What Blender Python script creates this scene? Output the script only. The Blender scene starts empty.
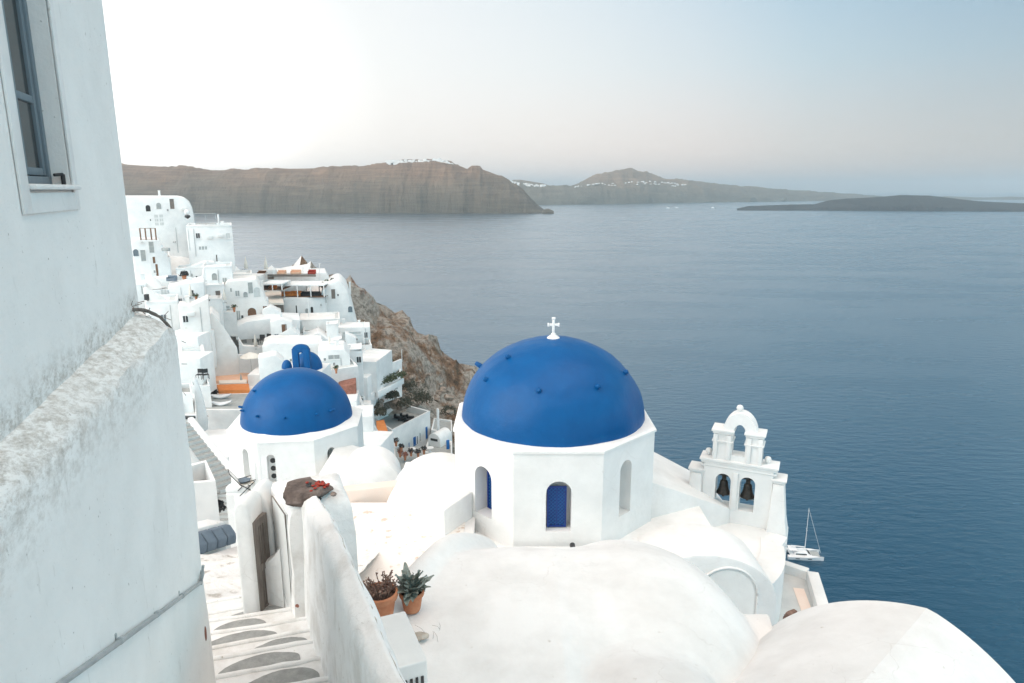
import bpy, bmesh, math, random
from mathutils import Vector, Matrix, noise
R = math.radians
S = bpy.context.scene
C = S.collection
rnd = random.Random(7)
PI = math.pi

# ------------------------------------------------------------------ camera frame (camera at the origin looking +Y, pitched down)
TH = R(12.5); CT, ST = math.cos(TH), math.sin(TH); F = 683.0
def ray(px, py):
    u = (px-512)/F; v = (341.5-py)/F
    return Vector((u, CT+v*ST, -ST+CT*v))
def at(px, py, Y):
    d = ray(px, py); return d*(Y/d.y)
def atz(px, py, z):
    d = ray(px, py); return d*(z/d.z)

# ------------------------------------------------------------------ materials
def newmat(name):
    m = bpy.data.materials.new(name); m.use_nodes = True
    nt = m.node_tree; nt.nodes.clear()
    o = nt.nodes.new('ShaderNodeOutputMaterial'); b = nt.nodes.new('ShaderNodeBsdfPrincipled')
    nt.links.new(b.outputs[0], o.inputs[0])
    return m, nt, b
def N(nt, t, **k):
    n = nt.nodes.new('ShaderNode'+t)
    for a, v in k.items():
        if a in n.inputs.keys(): n.inputs[a].default_value = v
        else: setattr(n, a, v)
    return n
def ramp(nt, fac, stops):
    r = nt.nodes.new('ShaderNodeValToRGB')
    e = r.color_ramp.elements
    e.remove(e[1]); e[0].position = stops[0][0]; e[0].color = (*stops[0][1][:3], 1)
    for p, c in stops[1:]:
        q = e.new(p); q.color = (c[0], c[1], c[2], 1)
    nt.links.new(fac, r.inputs[0]); return r
def mat(name, c1, c2=None, scale=3.0, rough=.75, bump=.25, bscale=18, c3=None, lo=.35, hi=.7, detail=6, metal=0, dist=.02, coat=0, coord='Object', spots=None, stretch=None, crack=0):
    m, nt, b = newmat(name)
    tc = N(nt, 'TexCoord'); src = tc.outputs[coord]
    if stretch:
        mp = N(nt, 'Mapping'); mp.inputs['Scale'].default_value = stretch
        nt.links.new(src, mp.inputs[0]); src = mp.outputs[0]
    n1 = N(nt, 'TexNoise', Scale=scale, Detail=detail, Roughness=.62)
    nt.links.new(src, n1.inputs['Vector'])
    c2 = c2 or c1
    st = [(lo, c1), (hi, c2)]
    if c3: st = [(lo, c1), ((lo+hi)/2, c2), (hi, c3)]
    r = ramp(nt, n1.outputs[0], st); col = r.outputs[0]
    if spots:   # (scale, threshold, colour) small blotches of dirt
        ns = N(nt, 'TexNoise', Scale=spots[0], Detail=8, Roughness=.7)
        nt.links.new(src, ns.inputs['Vector'])
        rs = ramp(nt, ns.outputs[0], [(spots[1], (0, 0, 0)), (spots[1]+spots[3] if len(spots) > 3 else spots[1]+.08, (1, 1, 1))])
        mx = N(nt, 'MixRGB'); mx.inputs[2].default_value = (*spots[2], 1)
        nt.links.new(rs.outputs[0], mx.inputs[0]); nt.links.new(col, mx.inputs[1]); col = mx.outputs[0]
    if crack:   # hairline cracks, patchy, in the plaster's own colour
        nd = N(nt, 'TexNoise', Scale=crack*2.5, Detail=5); nt.links.new(src, nd.inputs['Vector'])
        va = N(nt, 'VectorMath', operation='MULTIPLY_ADD'); va.inputs[1].default_value = (.45/crack,)*3; nt.links.new(nd.outputs['Color'], va.inputs[0]); nt.links.new(src, va.inputs[2])
        vo = N(nt, 'TexVoronoi', feature='DISTANCE_TO_EDGE', Scale=crack); nt.links.new(va.outputs[0], vo.inputs['Vector'])
        rc_ = ramp(nt, vo.outputs['Distance'], [(0.0, (1, 1, 1)), (.007, (0, 0, 0))])
        nm = N(nt, 'TexNoise', Scale=crack*.9, Detail=3); nt.links.new(src, nm.inputs['Vector']); rm = ramp(nt, nm.outputs[0], [(.50, (0, 0, 0)), (.62, (.35, .35, .35))])
        mu = N(nt, 'Math', operation='MULTIPLY'); nt.links.new(rc_.outputs[0], mu.inputs[0]); nt.links.new(rm.outputs[0], mu.inputs[1])
        mc = N(nt, 'MixRGB'); mc.inputs[2].default_value = (.48, .46, .43, 1); nt.links.new(mu.outputs[0], mc.inputs[0]); nt.links.new(col, mc.inputs[1]); col = mc.outputs[0]
    nt.links.new(col, b.inputs['Base Color'])
    b.inputs['Roughness'].default_value = rough; b.inputs['Metallic'].default_value = metal
    if coat: b.inputs['Coat Weight'].default_value = coat; b.inputs['Coat Roughness'].default_value = .25
    if bump:
        n2 = N(nt, 'TexNoise', Scale=bscale, Detail=7, Roughness=.6)
        nt.links.new(src, n2.inputs['Vector'])
        bp = N(nt, 'Bump', Strength=bump, Distance=dist)
        nt.links.new(n2.outputs[0], bp.inputs['Height']); nt.links.new(bp.outputs[0], b.inputs['Normal'])
    return m
M = {}
M['white'] = mat('whitewash', (.72, .72, .71), (.82, .82, .81), 1.3, .85, .4, 9, dist=.02, spots=(5, .66, (.58, .55, .50), .1), crack=.9)
M['roofw'] = mat('whitewash_roof', (.70, .695, .68), (.82, .82, .81), 1.1, .8, .45, 7, dist=.03, detail=9, lo=.30, hi=.60, spots=(7.0, .64, (.52, .48, .43), .12), crack=1.1)
M['near'] = mat('whitewash_near', (.72, .715, .70), (.83, .83, .82), 2.2, .85, .6, 9, dist=.02, spots=(6, .63, (.50, .46, .41), .10), crack=1.6)
M['stepw'] = mat('trodden_whitewash', (.68, .665, .64), (.83, .83, .82), 2.6, .85, .7, 11, dist=.025, spots=(11, .635, (.44, .40, .35), .07), lo=.34, hi=.52, crack=1.8)
M['villagewarm'] = mat('warm_whitewash', (.70, .685, .665), (.80, .79, .775), .6, .85, .3, 2, dist=.05, spots=(1.3, .64, (.55, .50, .44), .12))
M['villagecool'] = mat('cool_whitewash', (.67, .69, .695), (.79, .80, .80), .6, .85, .3, 2, dist=.05, spots=(1.3, .66, (.50, .50, .49), .12))
M['village'] = mat('whitewash_village', (.68, .69, .69), (.82, .82, .81), .5, .85, .3, 2, dist=.05, spots=(1.1, .66, (.55, .52, .48), .12))
M['cream'] = mat('cream_wash', (.78, .68, .60), (.80, .74, .68), .6, .85, .2, 3)
M['pink'] = mat('pink_wash', (.80, .66, .58), (.80, .71, .64), 1.5, .85, .2, 6)
M['grey'] = mat('grey_paving', (.30, .32, .32), (.40, .42, .41), 2, .85, .3, 9, spots=(3, .65, (.55, .55, .53)))
M['step'] = mat('grey_step', (.25, .26, .255), (.36, .37, .36), 9, .9, .4, 40, spots=(22, .66, (.6, .59, .56), .05))
M['lgrey'] = mat('light_paving', (.50, .52, .52), (.60, .62, .61), 2, .85, .3, 5)
M['blue'] = mat('blue_dome_paint', (.0, .070, .225), (.0, .086, .265), 2.2, .44, .5, 4.0, dist=.03, detail=9, spots=(6, .62, (.0, .12, .27), .14))
M['blue'].node_tree.nodes['Principled BSDF'].inputs['Specular IOR Level'].default_value = .22
M['bluedk'] = mat('blue_lattice', (.004, .03, .19), (.006, .045, .26), 3, .5, .1, 20)
M['blueshut'] = mat('blue_shutter', (.01, .12, .38), (.02, .16, .44), 3, .5, .1, 20)
M['frame'] = mat('slate_blue_frame', (.12, .16, .19), (.17, .215, .245), 5, .5, .2, 25, stretch=(1, 1, .2))
M['wood'] = mat('weathered_wood', (.13, .11, .10), (.24, .215, .19), 7, .8, .5, 30, stretch=(4, 4, .4))
M['brown'] = mat('brown_wood', (.12, .06, .035), (.20, .11, .06), 4, .7, .3, 20)
M['dark'] = mat('dark_grey', (.02, .022, .024), (.04, .042, .045), 4, .6, .1, 20)
M['glass'] = mat('window_glass', (.03, .035, .035), (.06, .062, .06), 1, .12, 0)
M['curtain'] = mat('curtain_cloth', (.10, .10, .085), (.17, .165, .14), 6, .9, .2, 30, stretch=(8, 8, .3))
M['terra'] = mat('terracotta', (.40, .145, .07), (.52, .24, .13), 6, .8, .3, 30, spots=(10, .62, (.55, .40, .30), .1))
M['soil'] = mat('soil', (.05, .03, .025), (.12, .07, .05), 20, .95, .8, 50)
M['orange'] = mat('orange_fabric', (.62, .20, .05), (.70, .26, .08), 2, .8, .2, 10)
M['peach'] = mat('peach_fabric', (.72, .42, .28), (.76, .50, .36), 2, .8, .2, 10)
M['red'] = mat('red_petals', (.22, .015, .01), (.42, .05, .025), 20, .6, .3, 40)
M['canvas'] = mat('cream_canvas', (.70, .64, .57), (.76, .72, .66), 2, .85, .2, 10)
M['cushion'] = mat('slate_cushion', (.13, .17, .215), (.17, .215, .26), 5, .9, .2, 20)
M['metal'] = mat('galvanised_pipe', (.33, .37, .38), (.45, .48, .49), 8, .45, .2, 30, metal=.4)
M['bronze'] = mat('dark_bronze', (.025, .022, .02), (.06, .052, .045), 8, .4, .2, 20, metal=.6)
M['rock'] = mat('rock', (.13, .105, .085), (.30, .25, .21), 1.2, .95, .9, 5, c3=(.42, .36, .30), dist=.1)
M['stone'] = mat('brown_stone', (.13, .10, .085), (.24, .19, .165), 5, .9, .8, 14, c3=(.30, .25, .22), dist=.03)
M['brick'] = mat('red_stone', (.20, .08, .055), (.34, .16, .12), 3, .95, .8, 6)
M['leafsilver'] = mat('silver_leaf', (.16, .20, .175), (.34, .38, .35), 9, .6, .2, 30)
M['leafgreen'] = mat('green_leaf', (.035, .055, .028), (.09, .115, .06), 3, .7, .2, 30)
M['leafdry'] = mat('dry_succulent', (.12, .06, .05), (.30, .20, .15), 14, .7, .2, 30)
M['bush'] = mat('scrub_leaf', (.045, .05, .035), (.13, .125, .095), 2, .85, .2, 10)
M['hull'] = mat('white_gelcoat', (.72, .73, .74), (.80, .80, .80), 2, .25, 0)
M['ac'] = mat('white_enamel', (.66, .67, .66), (.72, .73, .72), 3, .45, .1, 10)

# near wall: whitewash with vertical dirt runs and a granular worn band along the ledge
def wall_mat(name='streaked_whitewash', band=False):
    m, nt, b = newmat(name)
    tc = N(nt, 'TexCoord'); L = nt.links.new; ob = tc.outputs['Object']
    n1 = N(nt, 'TexNoise', Scale=1.6, Detail=6, Roughness=.6); L(ob, n1.inputs['Vector'])
    r1 = ramp(nt, n1.outputs[0], [(.3, (.79, .785, .765)), (.7, (.88, .875, .855))])
    mp = N(nt, 'Mapping'); mp.inputs['Scale'].default_value = (1, 1, .22); L(ob, mp.inputs[0])
    n2 = N(nt, 'TexNoise', Scale=7, Detail=11, Roughness=.78); L(mp.outputs[0], n2.inputs['Vector'])
    r2 = ramp(nt, n2.outputs[0], [(.60, (0, 0, 0)), (.72, (.7, .7, .7))])
    mx = N(nt, 'MixRGB'); mx.inputs[2].default_value = (.46, .44, .405, 1); L(r2.outputs[0], mx.inputs[0]); L(r1.outputs[0], mx.inputs[1])
    n4 = N(nt, 'TexNoise', Scale=30, Detail=5, Roughness=.6); L(ob, n4.inputs['Vector'])
    r4 = ramp(nt, n4.outputs[0], [(.68, (0, 0, 0)), (.72, (.7, .7, .7))])
    mx2 = N(nt, 'MixRGB'); mx2.inputs[2].default_value = (.30, .28, .25, 1); L(r4.outputs[0], mx2.inputs[0]); L(mx.outputs[0], mx2.inputs[1])
    col = mx2.outputs[0]
    if band:
        sp = N(nt, 'SeparateXYZ'); L(ob, sp.inputs[0])
        n5 = N(nt, 'TexNoise', Scale=3.0, Detail=8, Roughness=.7); L(ob, n5.inputs['Vector'])
        a = N(nt, 'Math', operation='MULTIPLY_ADD'); a.inputs[1].default_value = .55; L(n5.outputs[0], a.inputs[0]); L(sp.outputs['Z'], a.inputs[2])
        a2 = N(nt, 'Math', operation='SUBTRACT'); a2.inputs[1].default_value = 3.275; L(a.outputs[0], a2.inputs[0])   # 0..1 for world z -1.6..-0.6
        rb = ramp(nt, a2.outputs[0], [(.05, (0, 0, 0)), (.40, (.7, .7, .7)), (.52, (1, 1, 1)), (.66, (1, 1, 1)), (.76, (.35, .35, .35)), (.88, (0, 0, 0))])
        mp6 = N(nt, 'Mapping'); mp6.inputs['Scale'].default_value = (1.6, .7, 1.4); mp6.inputs['Rotation'].default_value = (0, 0, .35); L(ob, mp6.inputs[0])
        n6 = N(nt, 'TexNoise', Scale=13, Detail=12, Roughness=.82); L(mp6.outputs[0], n6.inputs['Vector'])
        g = ramp(nt, n6.outputs[0], [(.44, (0, 0, 0)), (.53, (.5, .5, .5)), (.64, (1, 1, 1))])
        mm = N(nt, 'Math', operation='MULTIPLY'); L(rb.outputs[0], mm.inputs[0]); L(g.outputs[0], mm.inputs[1])
        dc = ramp(nt, n4.outputs[0], [(.35, (.50, .455, .40)), (.65, (.33, .30, .265))])
        m3 = N(nt, 'MixRGB'); L(mm.outputs[0], m3.inputs[0]); L(col, m3.inputs[1]); L(dc.outputs[0], m3.inputs[2]); col = m3.outputs[0]
    L(col, b.inputs['Base Color']); b.inputs['Roughness'].default_value = .9
    n3 = N(nt, 'TexNoise', Scale=8, Detail=11, Roughness=.72); L(ob, n3.inputs['Vector'])
    bp = N(nt, 'Bump', Strength=.4, Distance=.03); L(n3.outputs[0], bp.inputs['Height']); L(bp.outputs[0], b.inputs['Normal'])
    return m
M['ledge'] = wall_mat('worn_ledge_wall', True)
M['streak'] = wall_mat()

# ------------------------------------------------------------------ mesh builder
class MB:
    def __init__(s): s.v = []; s.f = []; s.m = []; s.sm = []
    def add(s, vs, fs, mi=0):
        b = len(s.v); s.v += [Vector(p) for p in vs]; s.f += [tuple(i+b for i in f) for f in fs]; s.m += [mi]*len(fs); return s
    def box(s, x0, x1, y0, y1, z0, z1, mi=0, rot=0, org=None):
        vs = [(x, y, z) for z in (z0, z1) for x, y in ((x0, y0), (x1, y0), (x1, y1), (x0, y1))]
        if rot:
            o = Vector(org) if org else Vector(((x0+x1)/2, (y0+y1)/2, 0)); m = Matrix.Rotation(rot, 3, 'Z')
            vs = [m @ (Vector(p)-o)+o for p in vs]
        return s.add(vs, [(0, 3, 2, 1), (4, 5, 6, 7), (0, 1, 5, 4), (1, 2, 6, 5), (2, 3, 7, 6), (3, 0, 4, 7)], mi)
    def loft(s, rings, close=True, caps=True, mi=0):
        n = len(rings[0]); b = len(s.v)
        for r in rings: s.v += [Vector(p) for p in r]
        for i in range(len(rings)-1):
            for j in range(n if close else n-1):
                k = (j+1) % n
                s.f.append((b+i*n+j, b+i*n+k, b+(i+1)*n+k, b+(i+1)*n+j)); s.m.append(mi)
        if caps and close:
            s.f.append(tuple(b+j for j in reversed(range(n)))); s.m.append(mi)
            s.f.append(tuple(b+(len(rings)-1)*n+j for j in range(n))); s.m.append(mi)
        return s
    def prism(s, poly, z0, z1, mi=0):
        return s.loft([[(x, y, z0) for x, y in poly], [(x, y, z1) for x, y in poly]], mi=mi)
    def slabxz(s, poly, y0, y1, mi=0):   # polygon in x,z extruded along y
        return s.loft([[(x, y1, z) for x, z in poly], [(x, y0, z) for x, z in poly]], mi=mi)
    def lathe(s, prof, c=(0, 0, 0), n=32, caps=True, mi=0, sx=1, sy=1):
        rings = [[(c[0]+r*math.cos(2*PI*j/n)*sx, c[1]+r*math.sin(2*PI*j/n)*sy, c[2]+z) for j in range(n)] for r, z in prof]
        return s.loft(rings, caps=caps, mi=mi)
    def tube(s, pts, r, n=8, mi=0):
        pts = [Vector(p) for p in pts]; rings = []
        rr = r if isinstance(r, (list, tuple)) else [r]*len(pts)
        up = Vector((0, 0, 1))
        for i, p in enumerate(pts):
            t = (pts[min(i+1, len(pts)-1)]-pts[max(i-1, 0)]).normalized()
            a = t.cross(up)
            if a.length < .05: a = t.cross(Vector((0, 1, 0)))
            a.normalize(); b = t.cross(a)
            rings.append([p+(a*math.cos(2*PI*j/n)+b*math.sin(2*PI*j/n))*rr[i] for j in range(n)])
        return s.loft(rings, mi=mi)
    def xf(s, m, start=0):
        for i in range(start, len(s.v)): s.v[i] = m @ s.v[i]
        return s
    def jitter(s, amp, sc, off=0):
        for i, p in enumerate(s.v): s.v[i] = p + noise.noise_vector(p*sc+Vector((off, off, off)))*amp
        return s
    def build(s, name, mats, parent=None, smooth=35, bevel=0, seg=2, sub=0):
        me = bpy.data.meshes.new(name)
        me.from_pydata([tuple(p) for p in s.v], [], s.f); me.update()
        mats = mats if isinstance(mats, (list, tuple)) else [mats]
        for m in mats: me.materials.append(m if isinstance(m, bpy.types.Material) else M[m])
        me.polygons.foreach_set('material_index', s.m)
        bm = bmesh.new(); bm.from_mesh(me)
        bmesh.ops.recalc_face_normals(bm, faces=bm.faces[:])
        if bevel:
            bmesh.ops.bevel(bm, geom=[e for e in bm.edges if len(e.link_faces) == 2 and e.calc_face_angle(0) > .5], offset=bevel, segments=seg, affect='EDGES', profile=.5, clamp_overlap=True)
        bm.to_mesh(me); bm.free()
        if smooth:
            me.polygons.foreach_set('use_smooth', [True]*len(me.polygons))
            me.set_sharp_from_angle(angle=R(smooth))
        o = bpy.data.objects.new(name, me); C.objects.link(o)
        if parent: o.parent = parent
        return o
def tag(o, label=None, cat=None, group=None, kind=None):
    if label: o['label'] = label
    if cat: o['category'] = cat
    if group: o['group'] = group
    if kind: o['kind'] = kind
    return o
def empty(name, loc, label, cat, group=None, rz=0):
    o = bpy.data.objects.new(name, None); C.objects.link(o); o.location = loc; o.rotation_euler = (0, 0, rz); o.empty_display_size = .2
    return tag(o, label, cat, group)
def arch(cx, z0, w, h, n=10):   # outline (x,z) of a round-headed opening, base z0, total height h
    r = w/2; zs = z0+h-r
    return [(cx-r, z0), (cx+r, z0)]+[(cx+r*math.cos(PI*i/n), zs+r*math.sin(PI*i/n)) for i in range(n+1)]
def copy_tree(o, parent=None):
    c = o.copy(); C.objects.link(c)
    if parent: c.parent = parent
    for ch in list(o.children): copy_tree(ch, c)
    return c

def wallhole(mb, x0, x1, y0, y1, z0, z1, holes, mi=0):
    """wall slab with round-headed holes (cx, hz0, w, h): columns between the holes, then lintel pieces over the arches"""
    holes = sorted(holes); xs = x0
    for cx, hz, w, h in holes:
        mb.box(xs, cx-w/2, y0, y1, z0, z1, mi); xs = cx+w/2
        if hz > z0: mb.box(cx-w/2, cx+w/2, y0, y1, z0, hz, mi)
        r = w/2; zs = hz+h-r; n = 12
        top = [(cx-r*math.cos(PI*i/n), zs+r*math.sin(PI*i/n)) for i in range(n+1)]
        for i in range(n):
            (ax, az), (bx, bz) = top[i], top[i+1]
            mb.slabxz([(ax, az), (bx, bz), (bx, z1), (ax, z1)], y0, y1, mi)
    mb.box(xs, x1, y0, y1, z0, z1, mi)
    return mb

# ------------------------------------------------------------------ leaves
def leaves(mb, c, r, n, size, flat=1.0, rg=rnd, mi=0):
    for _ in range(n):
        d = Vector((rg.gauss(0, 1), rg.gauss(0, 1), rg.gauss(0, 1))).normalized()*(rg.random()**.45)
        p = Vector(c)+Vector((d.x*r, d.y*r, abs(d.z)*r*flat))
        p += noise.noise_vector(p*1.7/r)*r*.25
        a = Vector((rg.gauss(0, 1), rg.gauss(0, 1), rg.gauss(0, 1))).normalized(); b = a.orthogonal().normalized()
        s = size*rg.uniform(.5, 1.3)
        mb.add([p-a*s, p+b*s*.45, p+a*s, p-b*s*.45], [(0, 1, 2, 3)], mi)
    return mb

# ================================================================== THE SETTING
SEA = -130.0
def struct(name, mb, m, **k): return tag(mb.build(name, m, **k), kind='structure')

# water
def sea_mat():
    m, nt, b = newmat('sea_water')
    tc = N(nt, 'TexCoord'); mp = N(nt, 'Mapping'); mp.inputs['Rotation'].default_value = (0, 0, .22); mp.inputs['Scale'].default_value = (.5, 1.3, 1)
    nt.links.new(tc.outputs['Object'], mp.inputs[0])
    b.inputs['Base Color'].default_value = (.0, .034, .066, 1); b.inputs['Roughness'].default_value = .22; b.inputs['IOR'].default_value = 2.4; b.inputs['Specular Tint'].default_value = (.03, .24, .45, 1); b.inputs['Coat Weight'].default_value = 1.0; b.inputs['Coat Roughness'].default_value = .28; b.inputs['Coat IOR'].default_value = 1.42
    n1 = N(nt, 'TexNoise', Scale=.20, Detail=6, Roughness=.58); nt.links.new(mp.outputs[0], n1.inputs['Vector'])
    n2 = N(nt, 'TexNoise', Scale=.012, Detail=5, Roughness=.6); nt.links.new(mp.outputs[0], n2.inputs['Vector'])
    r = ramp(nt, n2.outputs[0], [(.36, (.20, .20, .20)), (.64, (.32, .32, .32))])
    nt.links.new(r.outputs[0], b.inputs['Roughness'])
    bp = N(nt, 'Bump', Strength=.62, Distance=.85); nt.links.new(n1.outputs[0], bp.inputs['Height'])
    nt.links.new(bp.outputs[0], b.inputs['Normal']); nt.links.new(bp.outputs[0], b.inputs['Coat Normal'])
    return m
M['sea'] = sea_mat()
mb = MB(); n = 96
rad = [0, 200, 1000, 5000, 20000, 42000]
mb.v = [Vector((0, 0, SEA))]; ring = []
for r_ in rad[1:]:
    ring.append(len(mb.v)); mb.v += [Vector((r_*math.cos(2*PI*j/n), r_*math.sin(2*PI*j/n), SEA)) for j in range(n)]
for j in range(n): mb.f.append((0, ring[0]+j, ring[0]+(j+1) % n)); mb.m.append(0)
for i in range(len(ring)-1):
    for j in range(n):
        k = (j+1) % n; mb.f.append((ring[i]+j, ring[i+1]+j, ring[i+1]+k, ring[i]+k)); mb.m.append(0)
struct('sea_water', mb, 'sea', smooth=0)

# far land: skyline as (px, py) pairs, waterline row, distance
def interp(pts, x):
    if x <= pts[0][0]: return pts[0][1]
    for (a, b), (c, d) in zip(pts, pts[1:]):
        if x <= c: return b+(d-b)*(x-a)/(c-a)
    return pts[-1][1]
def land_mat(name, lo, mid, hi, sc):
    m, nt, b = newmat(name)
    tc = N(nt, 'TexCoord'); mp = N(nt, 'Mapping'); mp.inputs['Scale'].default_value = (.4, .4, 7)
    nt.links.new(tc.outputs['Object'], mp.inputs[0])
    n1 = N(nt, 'TexNoise', Scale=sc*2.2, Detail=12, Roughness=.78); nt.links.new(mp.outputs[0], n1.inputs['Vector'])
    r = ramp(nt, n1.outputs[0], [(.36, lo), (.5, mid), (.66, hi)])
    mp2 = N(nt, 'Mapping'); mp2.inputs['Scale'].default_value = (2.6, 1, .22); nt.links.new(tc.outputs['Object'], mp2.inputs[0])
    n2 = N(nt, 'TexNoise', Scale=sc*1.3, Detail=7, Roughness=.7); nt.links.new(mp2.outputs[0], n2.inputs['Vector'])
    r2 = ramp(nt, n2.outputs[0], [(.60, (0, 0, 0)), (.70, (.4, .4, .4))])
    mx = N(nt, 'MixRGB'); mx.inputs[2].default_value = (hi[0]*1.6, hi[1]*1.5, hi[2]*1.4, 1)
    nt.links.new(r2.outputs[0], mx.inputs[0]); nt.links.new(r.outputs[0], mx.inputs[1])
    # grey-green rock low down, redder soil towards the rim
    sp = N(nt, 'SeparateXYZ'); nt.links.new(tc.outputs['Object'], sp.inputs[0])
    mr = N(nt, 'MapRange'); mr.inputs['From Min'].default_value = -130; mr.inputs['From Max'].default_value = 190; nt.links.new(sp.outputs['Z'], mr.inputs['Value'])
    n7 = N(nt, 'TexNoise', Scale=sc*.7, Detail=6); nt.links.new(tc.outputs['Object'], n7.inputs['Vector'])
    ad = N(nt, 'Math', operation='MULTIPLY_ADD'); ad.inputs[1].default_value = .5; nt.links.new(n7.outputs[0], ad.inputs[0]); nt.links.new(mr.outputs[0], ad.inputs[2])
    rz_ = ramp(nt, ad.outputs[0], [(.35, (.60, .70, .74)), (.75, (.86, .88, .88)), (1.0, (1.25, 1.05, .95))])
    m9 = N(nt, 'MixRGB', blend_type='MULTIPLY'); m9.inputs[0].default_value = 1; nt.links.new(mx.outputs[0], m9.inputs[1]); nt.links.new(rz_.outputs[0], m9.inputs[2])
    nt.links.new(m9.outputs[0], b.inputs['Base Color']); b.inputs['Roughness'].default_value = .95
    bp = N(nt, 'Bump', Strength=.9, Distance=25); nt.links.new(n2.outputs[0], bp.inputs['Height']); nt.links.new(bp.outputs[0], b.inputs['Normal'])
    return m
M['cliffland'] = land_mat('caldera_cliff', (.062, .046, .032), (.125, .092, .064), (.21, .16, .115), .006)
M['farland'] = land_mat('far_land', (.08, .075, .06), (.13, .115, .09), (.22, .18, .13), .003)
M['lava'] = land_mat('dark_lava', (.012, .017, .022), (.024, .029, .034), (.055, .05, .046), .006)
def land(name, sky, D, material, dpx=1.0, depth=1500, steep=.35, rough=12, shape=None):
    """a mass of land: shore at about distance D (a function of px), slope up to the skyline, then down behind"""
    mb = MB(); px0, px1 = sky[0][0], sky[-1][0]; cols = int((px1-px0)/dpx)+1
    rows = 16; prof = []
    for i in range(cols):
        px = px0+i*dpx; d = D(px) if callable(D) else D
        py = interp(sky, px)
        top = at(px, py, d+depth*.5); H = max(top.z-SEA, 1)
        base_x = (px-512)/F
        col = []
        for k in range(rows+1):
            t = k/rows
            if shape: g, q = shape(t)
            else: g = t*.5 if t < .75 else .375+(t-.75)*2.5*.5; q = 0
            yy = d+depth*g*1.0
            if t <= .8:
                s = t/.8; h = H*(s**steep)*(1-.06*(1-s)) if s > 0 else -4
                yy = d+depth*.5*s
            else:
                s = (t-.8)/.2; h = H*(1-s)**.7-4*s; yy = d+depth*(.5+.5*s)
            dirx = (px-512)/F*1.0/ray(px, 195).y
            p = Vector((dirx*yy, yy, SEA+h))
            a = rough*min(1, H/120)
            nn = noise.fractal(Vector((p.x, p.y, p.z*2))*.004, .7, 2.1, 6)
            gy = noise.fractal(Vector((p.x*.008, 3.1, p.z*.002)), .8, 2.0, 5)
            if 0 < k < rows:
                p.z += nn*a*(1 if t < .78 else .25); p.y += gy*depth*.045*(1-abs(t-.4))
                if t > .7: p.z = min(p.z, SEA+H*(1.0 if t != .8 else 1.0)+nn*3)
            p.x += dirx*0
            col.append(p)
        prof.append(col)
    mb.loft(prof, close=False, caps=False)
    return struct(name, mb, material, smooth=180)
imer = [(-700, 176), (-420, 170), (-200, 172), (-60, 165), (60, 161), (122, 162), (150, 163), (190, 166), (205, 168), (240, 168), (300, 166), (345, 165), (372, 163), (390, 161), (400, 160), (440, 158), (452, 161), (462, 167), (468, 169), (472, 166), (480, 166), (483, 170), (492, 173), (501, 175), (511, 181), (521, 188), (529, 196), (537, 204), (542, 208), (547, 211)]
land('caldera_cliffs', imer, lambda px: 3950+max(0, 330-px)*.3, 'cliffland', 1.0, 900, .42, 22)
far = [(478, 190), (490, 180), (520, 180), (545, 184), (572, 185), (590, 176), (605, 171), (625, 168), (632, 168), (645, 171), (665, 178), (690, 179), (720, 184), (760, 187), (800, 190), (850, 193.5), (882, 196), (890, 198)]
land('far_shore', far, lambda px: 6200+max(0, px-560)*8.5, 'farland', 1.5, 1800, .75, 30)
kam = [(738, 208.5), (748, 206), (790, 204.5), (815, 204), (830, 200), (850, 198), (880, 196), (905, 194.5), (930, 195), (960, 199), (985, 201), (1024, 203), (1060, 206), (1080, 210)]
land('volcanic_islets', kam, lambda px: 4500-max(0, px-830)*1.2, 'lava', 1.2, 700, .55, 9)
islb = [(930, 200), (945, 196), (985, 197.5), (1010, 196.5), (1060, 198)]
land('distant_coast', islb, 9500, 'farland', 2, 900, .7, 10)
k2 = [(542, 211), (545, 208.8), (549, 208.5), (552, 210), (554, 211)]
land('sea_rocks', k2, 3900, 'cliffland', .5, 60, .5, 2)

# distant white towns on the rims, far too small and dense to count
def town(name, label, pts, n, D, sz, seed):
    rg = random.Random(seed); mb = MB()
    for _ in range(n):
        t = rg.random(); i = min(int(t*(len(pts)-1)), len(pts)-2); f = t*(len(pts)-1)-i
        px = pts[i][0]+(pts[i+1][0]-pts[i][0])*f; py = pts[i][1]+(pts[i+1][1]-pts[i][1])*f+rg.random()**1.5*pts[i][2]
        p = at(px, py, D); w = sz*rg.uniform(.5, 1.3); h = sz*rg.uniform(.4, .8)
        mb.box(p.x-w/2, p.x+w/2, p.y-w/2, p.y+60, p.z-h, p.z+h*.4)
    return tag(mb.build(name, 'village', smooth=0), label, 'town', kind='stuff')
town('distant_town', 'white town scattered along the top of the brown caldera cliff', [(386, 161, 4), (405, 160, 5), (420, 160, 4), (438, 158, 5), (455, 165, 2)], 130, 4330, 13, 1)
town('distant_town', 'white town on the rim at the far right end of the cliff', [(490, 176, 1), (505, 180, 2), (530, 184, 1.5), (546, 185, 1)], 60, 4330, 11, 2)
town('distant_town', 'pale villages on the lower slopes of the far conical hill', [(575, 186, 1), (600, 183, 3), (650, 181, 3), (690, 184, 2)], 60, 6900, 9, 3)

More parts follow.
